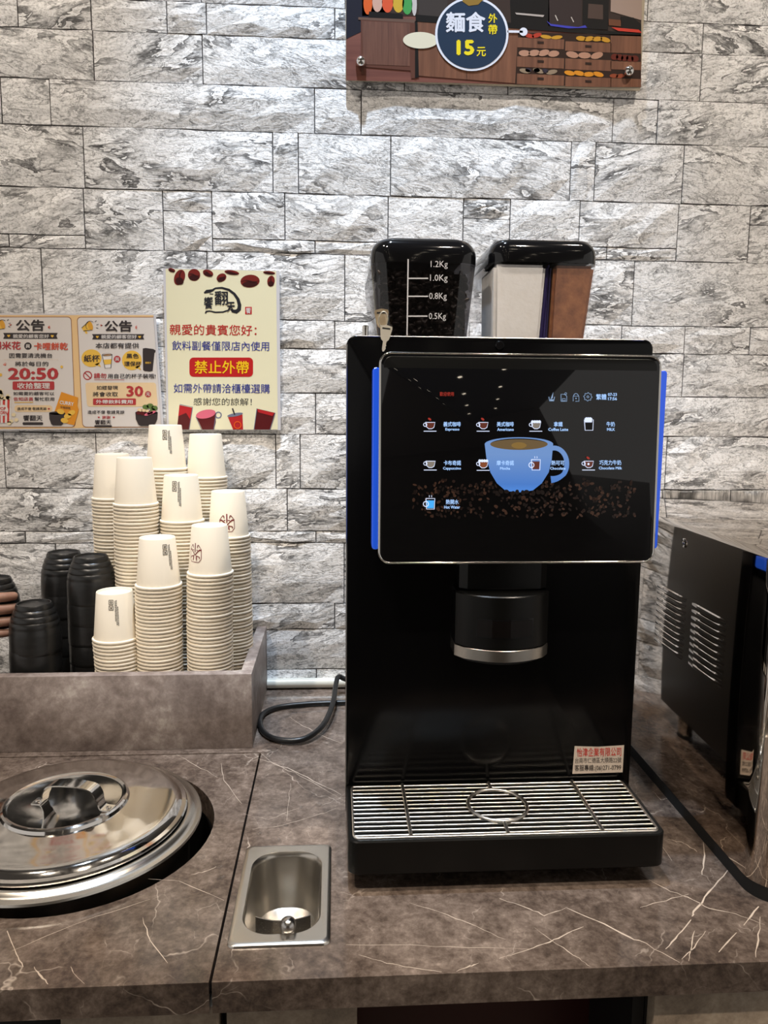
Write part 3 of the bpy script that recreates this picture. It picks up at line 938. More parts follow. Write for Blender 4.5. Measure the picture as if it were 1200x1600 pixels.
# dispenser head
def bow(x0, x1, ys, yc, yb, ins=0.0, n=12):
    pts = [(x1 - ins, yb), (x0 + ins, yb)]
    for i in range(n + 1):
        t = -1 + 2 * i / n
        x = (x0 + x1) / 2 + (x1 - x0 - 2 * ins) / 2 * t
        y = yc + (ys - yc) * t * t + ins
        if abs(t) == 1: y = ys + ins + .006
        pts.append((x, y))
    return pts[::-1]
def head(name, x0, x1, ys, yc, z0, z1, m, parent, b=.0012):
    rings = [[(x, y, z) for x, y in bow(x0, x1, ys, yc, -.5155, i)] for z, i in ((z0, b), (z0 + b, 0), (z1 - b, 0), (z1, b))]
    return loft(name, rings, m, parent, auto=.5)
dh = head('dispenser_head', .1412, .2530, -.553, -.577, 1.1045, 1.1683, M_SATIN, cm)
head('dispenser_neck', .1470, .2530, -.540, -.546, 1.1686, 1.2080, M_SATIN, cm)
head('steel_band', .1407, .2535, -.5535, -.5780, 1.0905, 1.1043, M_STEEL, dh, .0004)
head('nozzle_plate', .1465, .2475, -.548, -.5725, 1.0860, 1.0903, M_MATTE, dh, .0008)
def front_y(x): return -.577 + .024 * ((x - .1971) / .0559) ** 2
n = 12
vs = []
xsw = [.1640 + (.2280 - .1640) * i / n for i in range(n + 1)]
for z in (1.1205, 1.1400): vs += [(x, front_y(x) - .0006, z) for x in xsw]
obj('window', vs, [[i, i + 1, n + 2 + i, n + 1 + i] for i in range(n)], mat('smoked_window', (.004, .003, .003), .04), dh)
vs = []
for z in (1.1190, 1.1415): vs += [(x, front_y(x) - .0003, z) for x in [.1625 + (.2295 - .1625) * i / n for i in range(n + 1)]]
obj('window_frame', vs, [[i, i + 1, n + 2 + i, n + 1 + i] for i in range(n)], M_GLOSS, dh)

# drip tray
dt = None
outer = lambda ins, z: [(x, y, z) for x, y in rrect(.0130 + ins, .3715 - ins, -.6420 + ins, -.5130 - ins, (.012, .012, .003, .003), 6)]
dt = loft('drip_tray', [outer(.002, .8705), outer(0, .8725), outer(0, .9095), outer(.001, .9108), outer(.0045, .9108), outer(.006, .9080), outer(.006, .8800)], M_SATIN, cm, True, True)
GZ = .9108
fr = [(x, y, GZ) for x, y in rrect(.0195, .3650, -.6350, -.5190, (.007, .007, .004, .004), 5)]
M_GRL = mat('grille_steel', (.76, .72, .66), .28, 1.0)
tube('grille_frame', fr, .0016, M_GRL, dt, 8, True)
for i in range(12):
    y = -.6295 + i * .0093
    xs = [(.0205, .364)]
    tube('grille_bar', [(.0205, y, GZ - .0004), (.3640, y, GZ - .0004)], .00138, M_GRL, dt, 8)
for x in (.0830, .3000):
    tube('grille_crossbar', [(x, -.6350, GZ + .0022), (x, -.5190, GZ + .0022)], .0022, M_GRL, dt, 8)
tube('grille_crossbar', [(.1925, -.6350, GZ + .0022), (.1925, -.6115, GZ + .0022)], .0022, M_GRL, dt, 8)
tube('grille_crossbar', [(.1925, -.5385, GZ + .0022), (.1925, -.5190, GZ + .0022)], .0022, M_GRL, dt, 8)
tube('grille_ring', [(.1925 + .0350 * math.cos(2 * PI * i / 40), -.5750 + .0365 * math.sin(2 * PI * i / 40), GZ + .0028) for i in range(40)], .0022, M_GRL, dt, 8, True)

# service sticker
st = Sheet(H_BODY, lambda z: FY - .0003, cm)
S_ = st.poly('sticker', [(898, 1166), (935, 1167), (975.5, 1164.5), (973, 1207), (894.5, 1209.5)], mat('sticker_paper', srgb(222, 206, 190), .5), 1)
SR, SK = print_mat('sticker_red', (214, 52, 40)), print_mat('sticker_black', (58, 50, 46))
st.text('lettering', '怡津企業有限公司', 901.5, 1168.8, 970.8, 1182.6, SR, 2, .006, S_, -1.2)
st.text('lettering', '台南市仁德區大順路22號', 898.8, 1184.4, 971, 1193, SK, 2, 0, S_, -1.2)
st.text('lettering', '客服專線:(06)271-0799', 898, 1195.2, 970.5, 1206.5, SK, 2, .006, S_, -1.2)

# hoppers
def hopper_ring(x0, x1, y0, y1, r, z): return [(x, y, z) for x, y in rrect(x0, x1, y0, y1, r, 6)]
def lid(x0, x1, y0, y1, z0, z1, parent):
    prof = [(0, z0), (0, z0 + .010), (.0006, z0 + .016), (.003, z0 + .022), (.0075, z0 + .028), (.014, z1 - .0028), (.022, z1 - .0007), (.032, z1)]
    return loft('lid', [hopper_ring(x0 + i, x1 - i, y0 + i, y1 - i, max(.022 - i * .3, .006), z) for i, z in prof], M_GLOSS, parent, auto=1.2)
bh = loft('bean_hopper', [hopper_ring(.0515, .1665, -.4490, -.215, .020, 1.4502), hopper_ring(.0515, .1665, -.4500, -.215, .020, 1.475), hopper_ring(.0470, .1715, -.4500, -.21, .021, 1.520), hopper_ring(.0432, .1757, -.4500, -.205, .022, 1.5602)],
          clear_plastic('smoked_plastic', (.36, .35, .36)), cm, True, False)
lid(.0430, .1760, -.4505, -.2045, 1.5604, 1.5945, bh)
hs = Sheet(H_HOP, lambda z: -.4508, bh)
HW = mat('hopper_white_ink', srgb(226, 226, 230), .5)
hs.multi('scale_line', stroke([(637.8, 405), (636, 524)], 2.0) + stroke([(638, 435), (669, 435)], 2.0) + stroke([(638, 463), (669, 463)], 2.0) + stroke([(637, 494), (668, 494)], 2.0), HW, 1)
for body, u0, v0, u1, v1 in (('1.2Kg', 673, 407.6, 699.6, 420.4), ('1.0Kg', 672, 429, 699.4, 442), ('0.8Kg', 670.6, 457.4, 698, 470.4), ('0.5Kg', 670, 489, 696.8, 501.6)):
    hs.text('lettering', body, u0, v0, u1, v1, HW, 1, 0)
# beans inside
def bean_data():
    vs, fs = [], []
    n, m = 8, 5
    for j in range(m + 1):
        th = PI * j / m
        for i in range(n):
            ph = 2 * PI * i / n
            x, y, z = math.sin(th) * math.cos(ph) * .0038, math.sin(th) * math.sin(ph) * .0028, math.cos(th) * .0052
            if y < 0: y *= .55; y += .0009 * (1 - min(1, abs(x) / .0014))
            vs.append((x, y, z))
    for j in range(m):
        for i in range(n):
            fs.append([j * n + i, j * n + (i + 1) % n, (j + 1) * n + (i + 1) % n, (j + 1) * n + i])
    return vs, fs
bv, bf = bean_data()
vs, fs = [], []
rb = random.Random(9)
for i in range(420):
    z = rb.uniform(1.460, 1.552)
    t = (z - 1.475) / .085
    hw = .0535 + .0065 * max(0, t)
    c = Vector((.1092 + rb.uniform(-1, 1) * (hw - .004), -.4435 + abs(rb.gauss(0, .006)), z))
    rm = Matrix.Rotation(rb.uniform(0, 6.28), 3, 'X') @ Matrix.Rotation(rb.uniform(0, 6.28), 3, 'Y') @ Matrix.Rotation(rb.uniform(0, 6.28), 3, 'Z')
    b = len(vs)
    vs += [tuple(rm @ Vector(v) * 1.15 + c) for v in bv]
    fs += [[k + b for k in f] for f in bf]
M_BEAN = mat('dark_roast', (.040, .028, .023), .33)
o = obj('coffee_beans', vs, fs, M_BEAN); sharp(o, 2.0)
o['kind'] = 'stuff'; tag(o, 'dark roasted coffee beans filling the smoked hopper', 'coffee beans')
box('bean_bed', .0550, .1630, -.434, -.222, 1.452, 1.550, M_BEAN, bh)

M_CLR = clear_plastic('clear_plastic', (.96, .96, .97))
ph = loft('powder_hopper', [hopper_ring(.1948, .3168, -.4500, -.20, .014, 1.4502), hopper_ring(.1948, .3172, -.4500, -.20, .014, 1.475), hopper_ring(.1935, .3240, -.4500, -.20, .015, 1.520), hopper_ring(.1922, .3290, -.4500, -.20, .018, 1.5635)],
          M_CLR, cm, True, False)
lid(.1918, .3296, -.4505, -.1995, 1.5637, 1.5955, ph)
g = NG('milk_powder'); n_ = g.noise(g.pos(), 60, 6, .65)
g.l(g.ramp(n_, [(.3, srgb(248, 244, 238)), (.7, srgb(255, 253, 250))]), g.b.inputs['Base Color']); g.b.inputs['Roughness'].default_value = .9; g.bump(n_, .3, .002)
M_MILK = g.m
g = NG('cocoa_powder'); n_ = g.noise(g.pos(), 70, 6, .65)
g.l(g.ramp(n_, [(.3, srgb(122, 74, 46)), (.7, srgb(168, 110, 70))]), g.b.inputs['Base Color']); g.b.inputs['Roughness'].default_value = .9; g.bump(n_, .3, .002)
M_COCO = g.m
def quadblock(name, xs_bot, xs_top, z0, z1, y0, y1, m, parent):
    vs = [(xs_bot[0], y0, z0), (xs_bot[1], y0, z0), (xs_bot[1], y1, z0), (xs_bot[0], y1, z0), (xs_top[0], y0, z1), (xs_top[1], y0, z1), (xs_top[1], y1, z1), (xs_top[0], y1, z1)]
    fs = [[0, 3, 2, 1], [4, 5, 6, 7], [0, 1, 5, 4], [1, 2, 6, 5], [2, 3, 7, 6], [3, 0, 4, 7]]
    bm = bmesh.new()
    bv_ = [bm.verts.new(v) for v in vs]
    for f in fs: bm.faces.new([bv_[i] for i in f])
    bmesh.ops.bevel(bm, geom=bm.edges[:], offset=.004, segments=2, affect='EDGES')
    return obj_bm(name, bm, m, parent, auto=1.0)
for nm, lab, xb, xt, m in (('milk_powder', 'white milk powder filling the left half of the clear hopper', (.1985, .2560), (.1965, .2625), M_MILK), ('cocoa_powder', 'brown cocoa powder filling the right half of the clear hopper', (.2690, .3120), (.2725, .3245), M_COCO)):
    o = quadblock(nm, xb, xt, 1.452, 1.5615, -.4470, -.360, m, None)
    o['kind'] = 'stuff'; tag(o, lab, 'powder')
quadblock('divider', (.2572, .2678), (.2642, .2708), 1.4525, 1.5625, -.4440, -.350, mat('blue_violet_plastic', srgb(58, 48, 104), .25), ph)

# keys hanging on the machine's top edge
ks = thing('key_ring', 'two brass keys on a small ring hanging at the coffee machine\'s top left corner', 'keys', (.055, -.53, 1.449))
M_BRASS = mat('key_brass_glare', (.90, .84, .70), .42, .55)  # brass brightened in its colour to show an overexposed reflection
M_BRASS2 = mat('key_brass', (.46, .36, .24), .42, .6)
def key(x, y, z, s, rot, m):
    out = [(-7, 2), (-6.5, 4.5), (0, 5.8), (6.5, 4.5), (7, 2), (5.2, -8), (4.2, -11), (2.2, -13), (1.8, -16), (2.4, -17.5), (1.7, -19), (2.2, -21), (1.4, -23), (.4, -24.5), (-1.2, -24.5), (-2, -22), (-2, -13), (-4.4, -11), (-5.4, -8)]
    hole = [(-4.6, 1.0), (4.6, 1.0), (4.6, 2.6), (-4.6, 2.6)]
    bm = bmesh.new()
    c, s2 = math.cos(rot), math.sin(rot)
    P = [(x + (a * c - b * s2) * .001 * s, z + (a * s2 + b * c) * .001 * s) for a, b in out]
    vsf = [bm.verts.new((a, y - .0009, b)) for a, b in P]; vsb = [bm.verts.new((a, y + .0009, b)) for a, b in P]
    bm.faces.new(vsf); bm.faces.new(vsb[::-1])
    for i in range(len(P)):
        j = (i + 1) % len(P); bm.faces.new([vsf[j], vsf[i], vsb[i], vsb[j]])
    k = obj_bm('key', bm, m, ks)
    Q = [(x + (a * c - b * s2) * .001 * s, z + (a * s2 + b * c) * .001 * s) for a, b in hole]
    obj('key_slot', [(a, y - .0011, b) for a, b in Q], [[0, 1, 2, 3]], M_MATTE, k)
key(.0530, -.505, 1.4905, 1.2, .06, M_BRASS2)
key(.0575, -.520, 1.4715, 1.0, -.12, M_BRASS)
tube('ring', [(.0545 + .0052 * math.sin(2 * PI * i / 24), -.5135 - .006 * math.cos(2 * PI * i / 24), 1.4840 + .0085 * math.cos(2 * PI * i / 24)) for i in range(24)], .0007, M_BRASS, ks, 6, True)
# ------------------------------------------------------------------ mirror-polished appliance on the right
ap = thing('steel_appliance', 'mirror-polished stainless steel appliance with louvred side right of the coffee machine', 'appliance', (.70, -.35, TOPZ))
AX, AZ = .457, 1.2285
def aring(ins, z): return [(x, y, z) for x, y in rrect(AX + ins, .95 - ins, -.686 + ins, -.012 - ins, (.036, .036, .004, .004), 8)]
loft('shell', [aring(.0, .8668), aring(0, AZ - .002), aring(.0006, AZ - .0006), aring(.002, AZ)], M_MIRROR, ap, auto=.5)
loft('base_strip', [aring(.0003, TOPZ), aring(.0003, .8666)], M_MATTE, ap)
def louver(y0, y1, z):
    """pressed hood standing out to -x, open below"""
    n = 10
    rings_ = []
    for i in range(n + 1):
        t = i / n; y = y0 + (y1 - y0) * t
        d = .0024 * min(1, 4.5 * min(t, 1 - t) + .05)
        rings_.append([(AX - .0001, y, z + .0026), (AX - d * .75, y, z + .0014), (AX - d, y, z - .0012), (AX - d * .8, y, z - .0016), (AX - .0001, y, z - .0006)])
    return rings_
M_SLOT = mat('slot_dark', (.003, .003, .003), .8)
for (ya, yb) in ((-.474, -.382), (-.579, -.490)):
    for k in range(10):
        z = 1.1362 - k * .00868
        l_ = loft('louver', louver(ya, yb, z), M_MIRROR, ap, True, True, .5)
        obj('slot', [(AX - .0003, ya + .003, z - .0006), (AX - .0003, yb - .001, z - .0006), (AX - .0003, yb - .001, z - .0030), (AX - .0003, ya + .003, z - .0030)], [[0, 1, 2, 3]], M_SLOT, l_)
pr = [(.0062, 0), (.0062, .0012), (.0050, .0022), (.0036, .0018), (.0034, .0006), (0, .0005)]
vs, fs = lathe_data(pr, 20)
o = obj('screw_cap', [(AX - c, -.4586 + a, 1.2100 + b) for a, b, c in vs], fs, M_CHROME, ap); sharp(o)

# ------------------------------------------------------------------ conduit and cord
tube('wall_conduit', [(-.1305, -.0135, .8606), (.055, -.0135, .8606)], .0095, mat('white_pvc', srgb(226, 224, 212), .25), None, 16)
tag(bpy.data.objects['wall_conduit'], 'white plastic conduit pipe lying along the foot of the wall', 'pipe')
cord = smooth_path([(.10, -.105, .856), (.04, -.100, .8555), (-.010, -.102, .8553), (-.055, -.106, .8553), (-.104, -.120, .8553), (-.128, -.155, .8553), (-.121, -.215, .8553), (-.094, -.252, .8555), (-.052, -.258, .858),
                    (-.022, -.215, .862), (-.006, -.140, .868), (-.001, -.075, .876), (.004, -.048, .884), (.016, -.045, .879), (.05, -.05, .868), (.09, -.06, .862)], 6)
tube('power_cord', cord, .0047, M_RUBBER, None, 10)
tag(bpy.data.objects['power_cord'], 'thick black power cord looped on the worktop between bin and coffee machine', 'cord')

# ------------------------------------------------------------------ soup pot in the round cut-out
PX, PY = -.337, -.501
pot = thing('soup_pot', 'stainless steel soup pot sunk in the round hole of the left slab', 'pot', (PX, PY, .62))
lathe('pot_body', [(.1400, .62), (.1460, .63), (.1480, .850), (.1560, .8570), (.1630, .8595), (.1645, .8615), (.1635, .8640), (.1600, .8648), (.1570, .8650), (.1545, .8670), (.1520, .8695), (.1490, .8705), (.1465, .8700), (.1450, .860), (.1430, .64), (.0, .64)], (PX, PY, 0), M_STEEL, pot, 96)
lathe('well_liner', [(.1685, Z0), (.1670, .70), (.150, .60), (0, .60)], (POT[0], POT[1], 0), M_MATTE, slab, 64)
ldp = [(.1435, .8712), (.1460, .8722), (.1465, .8742), (.1448, .8760), (.1400, .8770), (.1370, .8800), (.1330, .8828), (.1280, .8838), (.1200, .8842), (.1050, .8864), (.0900, .8882), (.0800, .8890), (.0755, .8896),
       (.0740, .8934), (.0715, .8948), (.0690, .8940), (.0660, .8932), (.0400, .8946), (0, .8952)]
ld = thing('pot_lid', 'polished steel pot lid with strap handle resting on the soup pot', 'lid', (PX, PY, .872))
lathe('lid_disc', ldp, (PX, PY, 0), M_LID, ld, 96, 0.5)
# strap handle
hx, hy, ha = PX + .014, PY - .016, -.22
prof = [(a_, b_ - .0135) for a_, b_ in [(-.052, .9085), (-.042, .9085), (-.0385, .911), (-.0365, .918), (-.032, .929), (-.024, .9345), (0, .9365), (.024, .9345), (.032, .929), (.0365, .918), (.0385, .911), (.042, .9085), (.052, .9085)]]
pp = smooth_path([(a, 0, b) for a, b in prof], 3)
c, s = math.cos(ha), math.sin(ha)
rings = []
for i, p in enumerate(pp):
    q0 = pp[max(i - 1, 0)]; q1 = pp[min(i + 1, len(pp) - 1)]
    t = (q1 - q0).normalized(); nrm = Vector((-t.z, 0, t.x))
    wd = .0095 if abs(p.x) < .036 else .0075
    ring_ = []
    for (a, b) in ((-wd, -.0008), (wd, -.0008), (wd, .0008), (-wd, .0008)):
        l_ = p + nrm * b
        ring_.append((hx + l_.x * c - a * s, hy + l_.x * s + a * c, l_.z))
    rings.append(ring_)
hd_ = loft('handle', rings, M_LID, ld, auto=.7)
for k in (-1, 1):
    lathe('rivet', [(.0035, .8955), (.0030, .8967), (0, .8973)], (hx + k * .047 * c, hy + k * .047 * s, 0), M_LID, ld, 14)

# ------------------------------------------------------------------ small steel dipper well let into the worktop
dw = thing('steel_well', 'small rectangular stainless steel well let into the worktop before the coffee machine', 'sink', (-.0570, -.6355, .79))
wx0, wx1, wy0, wy1 = -.1090, -.0052, -.7235, -.5470
def wr(ins, z, r): return [(x, y, z) for x, y in rrect(wx0 + ins, wx1 - ins, wy0 + ins, wy1 - ins, r, 8)]
def wb(x0, x1, y0, y1, z, r): return [(x, y, z) for x, y in rrect(x0, x1, y0, y1, r, 8)]
loft('basin', [wr(0, TOPZ + .0003, .008), wr(.0006, TOPZ + .0022, .008), wr(.0030, TOPZ + .0036, .007), wr(.0050, TOPZ + .0036, .007),
               wb(-.0980, -.0160, -.7080, -.5620, TOPZ + .0030, .030), wb(-.0965, -.0175, -.7065, -.5635, TOPZ + .0010, .030), wb(-.0955, -.0185, -.7055, -.5645, TOPZ - .004, .030),
               wb(-.0930, -.0210, -.7000, -.5700, .800, .030), wb(-.0900, -.0240, -.6960, -.5740, .788, .028), wb(-.0800, -.0340, -.6860, -.5840, .7840, .020)], M_STEEL, dw, False, True, .6)
# curved guard strip with a round-ended lever at the near end
arc = []
for i in range(15):
    t = -1 + 2 * i / 14
    arc.append((-.0560 + .029 * t, -.6800 + .008 * t * t))
vs = [(x, y, TOPZ - .002) for x, y in arc] + [(x, y, TOPZ - .026) for x, y in arc] + [(x, y - .0012, TOPZ - .002) for x, y in arc] + [(x, y - .0012, TOPZ - .026) for x, y in arc]
n = len(arc); fs = []
for i in range(n - 1):
    fs += [[i, i + 1, n + i + 1, n + i], [2 * n + i, 3 * n + i, 3 * n + i + 1, 2 * n + i + 1], [i, 2 * n + i, 2 * n + i + 1, i + 1]]
sharp(obj('guard_strip', vs, fs, brushed_steel('grey_steel', (.42, .40, .38), .22), dw))
tube('lever', smooth_path([(-.0500, -.684, TOPZ - .016), (-.0495, -.692, TOPZ - .003), (-.0490, -.7000, TOPZ + .0070), (-.0490, -.7100, TOPZ + .0095)], 4), [.0052, .0060, .0068, .0074, .0079, .0082, .0084, .0085, .0085, .0083, .0077, .0062, .0028], mat('dark_chrome', (.50, .48, .46), .22, 1.0), dw, 16)

# water drops around the well
M_DROP = clear_plastic('water', (.93, .93, .93), .03)
for i, (u, v, r_) in enumerate(((343, 1355, .0042), (346, 1372, .0046), (313, 1340, .0060), (405, 1303, .0036), (434, 1313, .0042), (498, 1258, .0048), (447, 1290, .0030), (470, 1262, .0026))):
    x, y = ft(u, v)
    vs, fs = lathe_data([(r_, 0), (r_ * .93, r_ * .14), (r_ * .7, r_ * .26), (r_ * .35, r_ * .33), (0, r_ * .35)], 16, (x, y, TOPZ + .0002))
    o = sharp(obj('water_drop', vs, fs, M_DROP), 2)
    tag(o, ['clear water drop beside the well, upper of two on the pot slab', 'clear water drop beside the well, lower of two on the pot slab', 'flat water drop by the pot\'s rim', 'small water drop above the well\'s left corner',
            'water drop above the well\'s middle', 'water drop near the drip tray\'s left side', 'tiny water drop behind the well', 'tiny water drop farther behind the well'][i], 'water drop', 'water drops on the worktop')

# ------------------------------------------------------------------ yellow notice
def sheet_mesh(name, h, pts, y, m, parent, th=.0006):
    f = layout(h)
    P = [f(*p) for p in pts]
    n = len(P)
    vs = [(a, y, b) for a, b in P] + [(a, y + th, b) for a, b in P]
    fs = [list(range(n))[::-1], list(range(n, 2 * n))] + [[i, (i + 1) % n, n + (i + 1) % n, n + i] for i in range(n)]
    return obj(name, vs, fs, m, parent)
M_LAM = mat('laminated_white', srgb(216, 214, 218), .22)
WY = -.0100
yn = sheet_mesh('yellow_notice', H_WALL, [(256, 420), (437, 424), (439, 672), (262, 672)], WY, M_LAM, None)
tag(yn, 'laminated yellow notice with coffee beans and a red banner on the stone wall', 'notice')
A = Sheet(H_WALL, lambda z: WY, yn)
PYEL = print_mat('cream_yellow', (242, 235, 200), .22)
A.poly('printed_ground', [(260, 421), (432, 424.5), (434.5, 671), (265, 671)], PYEL, 1)
PB1, PB2 = print_mat('bean_red', (120, 34, 28)), print_mat('bean_dark', (58, 16, 16))
for (u, v, a, b, r_) in ((281.7, 434.4, 8.2, 12.6, .35), (269.5, 423.2, 5.5, 3.2, .3), (304.3, 430.5, 9.6, 9.4, 0), (326, 427.8, 8.4, 5.4, .35), (346.9, 434.8, 8.0, 6.2, -.5), (363, 426.8, 11.5, 3.6, .15), (391.3, 440.2, 15, 10, -.08), (421, 427.2, 9.5, 2.6, .1), (423.9, 440.2, 5.8, 8.6, .15)):
    o = A.poly('printed_bean', ell(u, v, a, b, r_, 22), PB1, 2)
    A.poly('printed_bean_shade', ell(u, v + b * .45, a * .8, b * .45, r_, 16), PB2, 3)
    cr, sr_ = math.cos(r_), math.sin(r_)
    major = a >= b
    pts = []
    for i in range(7):
        t = -1 + i / 3
        x, y = (t * a * .92, .18 * b * math.sin(t * 3)) if major else (.2 * a * math.sin(t * 3), t * b * .92)
        pts.append((u + x * cr - y * sr_, v + x * sr_ + y * cr))
    A.multi('printed_bean_crease', stroke(pts, [.4, 1, 1.6, 1.9, 1.6, 1, .4]), PB2, 4)
PK = print_mat('ink_black', (40, 40, 46)); PRD = print_mat('ink_red', (196, 34, 36)); PBL = print_mat('ink_blue', (44, 58, 150)); PYW = print_mat('ink_yellow', (255, 206, 30))
def cr12(pts): return [(300 + a / 12, 440 + b / 12) for a, b in pts]
A.multi('printed_logo', stroke(cr12([(238, 225), (290, 195), (340, 190), (400, 170), (450, 135), (570, 128), (700, 165), (800, 240), (870, 340), (900, 450), (890, 530), (840, 572), (770, 560), (735, 525)]), [2.2, 5.5, 5.2, 3.5, 2.6, 3.2, 3.8, 4.2, 4.8, 5.6, 6.4, 6.6, 5.0, 2.0])
        + stroke(cr12([(262, 605), (280, 570), (340, 560), (450, 585), (590, 580), (690, 545), (720, 480)]), [2.4, 3.0, 2.2, 2.6, 2.4, 2.6, 2.0]) + stroke(cr12([(340, 240), (410, 245)]), 1.4), PK, 2)
A.text('printed_logo', '饗', 319.6, 464.5, 333.6, 483.6, PK, 3, .02)
A.text('printed_logo', '翻', 336, 455.5, 357, 477.5, PK, 3, .018)
A.text('printed_logo', '天', 355.5, 472.5, 368, 488, PK, 3, .03)
A.poly('printed_seal', [(383.7, 480.2), (394, 480.2), (394, 491.8), (383.7, 491.8)], PRD, 2)
A.text('printed_seal', '饗', 385, 481.4, 392.6, 490.6, M_WHITE, 3, .01)
A.text('lettering', '親愛的貴賓您好：', 266.3, 507, 401.5, 523.6, PRD, 2, .006, None, 1.5)
A.text('lettering', '飲料副餐僅限店內使用', 270, 533, 421, 547.6, PBL, 2, .004, None, 1.3)
A.poly('printed_banner', rr(297, 559, 396, 589, 6.5), PRD, 2)
A.text('lettering', '禁止外帶', 305, 563.6, 389.5, 584, PYW, 3, .012, None, .6)
A.text('lettering', '如需外帶請洽櫃檯選購', 272.6, 599.4, 422, 614, PBL, 2, .004, None, .8)
A.text('lettering', '感謝您的諒解！', 303.4, 621.8, 394, 633.4, PK, 2, 0, None, .5)
PJ, PJ2, PPK, PGY = print_mat('juice_red', (190, 40, 44)), print_mat('juice_dark', (92, 24, 26)), print_mat('foam_pink', (226, 110, 132)), print_mat('outline_grey', (120, 124, 146))
A.poly('printed_drink', [(281.5, 633), (301.5, 637), (296, 671), (277.5, 671)], PJ, 2); A.poly('printed_drink', [(280, 650), (292, 645), (298, 655), (296, 671), (277.5, 671)], PJ2, 3)
A.multi('printed_drink', stroke([(282, 632), (302, 636), (296.5, 671)], 1.0), PGY, 4)
A.multi('printed_drink', ring(342, 648.5, 3.6, 5.4, 18), PGY, 2)
A.poly('printed_drink', [(308, 652), (312, 660), (317, 671), (335, 671), (338, 660), (338, 645)], PJ2, 3)
A.poly('printed_drink', ell(322.5, 647, 15.5, 6.6, -.2, 22), PPK, 4)
A.multi('printed_drink', stroke([(307, 651), (316, 671)], .9) + stroke([(338.5, 645), (335, 671)], .9), PGY, 5)
A.poly('printed_drink', [(357, 652), (379.5, 647.5), (380.5, 671), (365, 671)], PJ, 2); A.poly('printed_drink', ell(368, 648, 12.4, 2.6, -.18, 18), PGY, 3)
A.multi('printed_drink', stroke([(364, 638), (367.5, 648)], 2), PK, 4); A.multi('printed_drink', ring(372, 664, 4.6, 6, 18), print_mat('orange', (240, 96, 30)), 4)
A.poly('printed_drink', [(402, 638.5), (430, 645), (422, 671), (397.5, 671)], PJ2, 2); A.poly('printed_drink', [(402.5, 639), (429, 645), (426, 650), (404, 644)], PJ, 3)
A.multi('printed_drink', stroke([(402, 638), (397.5, 671)], .9) + stroke([(430.5, 645), (422.5, 671)], .9), PGY, 4)

# ------------------------------------------------------------------ pair of announcements
an = sheet_mesh('white_notice', H_WALL, [(-34, 490), (244.5, 491), (257, 669), (-34, 673)], WY, M_LAM, None)
tag(an, 'wide laminated notice with two orange-framed announcement panels on the stone wall', 'notice')
B = Sheet(H_WALL, lambda z: WY, an)
POR, PPA, PBR = print_mat('frame_orange', (238, 200, 146)), print_mat('panel_paper', (226, 218, 212)), print_mat('frame_brown', (150, 92, 56))
DK, RD, TAN = print_mat('ink_brown', (58, 50, 50)), print_mat('ink_brick', (184, 58, 60)), print_mat('tan', (238, 208, 164))
B.poly('printed_ground', [(-33, 493), (241, 493), (253, 667.5), (-33, 670.5)], POR, 1)
def sk(pts, top, bot, y0=496, y1=667):
    """shear a panel drawn upright so that it follows the sheet's slanted sides"""
    return [(u + (bot - top) * (v - y0) / (y1 - y0), v) for u, v in pts]
lp = sk(rr(-24, 495.5, 113.5, 667.5, 6), 0, 6.5); B.poly('printed_frame', lp, PBR, 2)
B.poly('printed_panel', sk(rr(-23.2, 496.5, 112.6, 666.6, 5.4), 0, 6.5), PPA, 3)
rp = sk(rr(122, 495.8, 262, 667.5, 6), 0, 8.5)
clip = lambda P: [(min(u, 241 + 12 * (v - 493) / 175), v) for u, v in P]
B.poly('printed_frame', clip(rp), PBR, 2); B.poly('printed_panel', clip(sk(rr(123, 496.8, 262, 666.6, 5.4), 0, 8.5)), PPA, 3)
def heart(cu, cv, s):
    return [(cu + s * .062 * 16 * math.sin(t) ** 3, cv - s * .062 * (13 * math.cos(t) - 5 * math.cos(2 * t) - 2 * math.cos(3 * t) - math.cos(4 * t))) for t in [2 * PI * i / 20 for i in range(20)]]
def rays(cu, cv, m, dirs, r0, r1, wd=.9):
    q = []
    for a in dirs: q += stroke([(cu + r0 * math.cos(a), cv + r0 * math.sin(a)), (cu + r1 * math.cos(a), cv + r1 * math.sin(a))], wd)
    B.multi('printed_rays', q, m, 5)
def T(body, u0, v0, u1, v1, m, bold=.012, lay=5): B.text('lettering', body, u0, v0, u1, v1, m, lay, bold)
YB = print_mat('bubble_yellow', (240, 192, 78)); ORG = print_mat('orange', (240, 96, 30)); VER = print_mat('vermilion', (214, 88, 62))
# right panel
T('公告', 165, 501.4, 208.2, 519.2, DK, .03)
def ribbon(u0, u1, v0, v1): B.poly('printed_ribbon', [(u0, v0), (u1, v0), (u1 - 2.2, (v0 + v1) / 2), (u1, v1), (u0, v1), (u0 + 2.2, (v0 + v1) / 2)], DK, 4)
ribbon(145.6, 227, 522.6, 531); T('親愛的顧客您好', 160, 523.8, 215.4, 529.9, M_WHITE)
B.multi('printed_heart', [heart(154, 527, 2.3), heart(219.8, 527, 2.3)], YB, 5)
T('本店都有提供', 151, 536.2, 218.8, 545, DK)
def bubble(cu, cv, a, b): B.poly('printed_bubble', ell(cu, cv, a, b, 0, 26), YB, 4); B.poly('printed_bubble', [(cu + a * .3, cv + b * .7), (cu + a * .95, cv + b * 1.02), (cu + a * .75, cv + b * .5)], YB, 4)
bubble(144.8, 560, 15.6, 13.7); T('紙杯', 133, 554.8, 157.6, 566, DK, .02)
bubble(207.6, 563.4, 15.4, 15.2); T('黑色', 199.2, 552.8, 218.4, 560.6, DK, .02); T('環保杯', 195.8, 565, 222.2, 572.8, DK, .02)
cp = [(161.4, 555), (177, 554), (175, 575), (166, 575.6)]
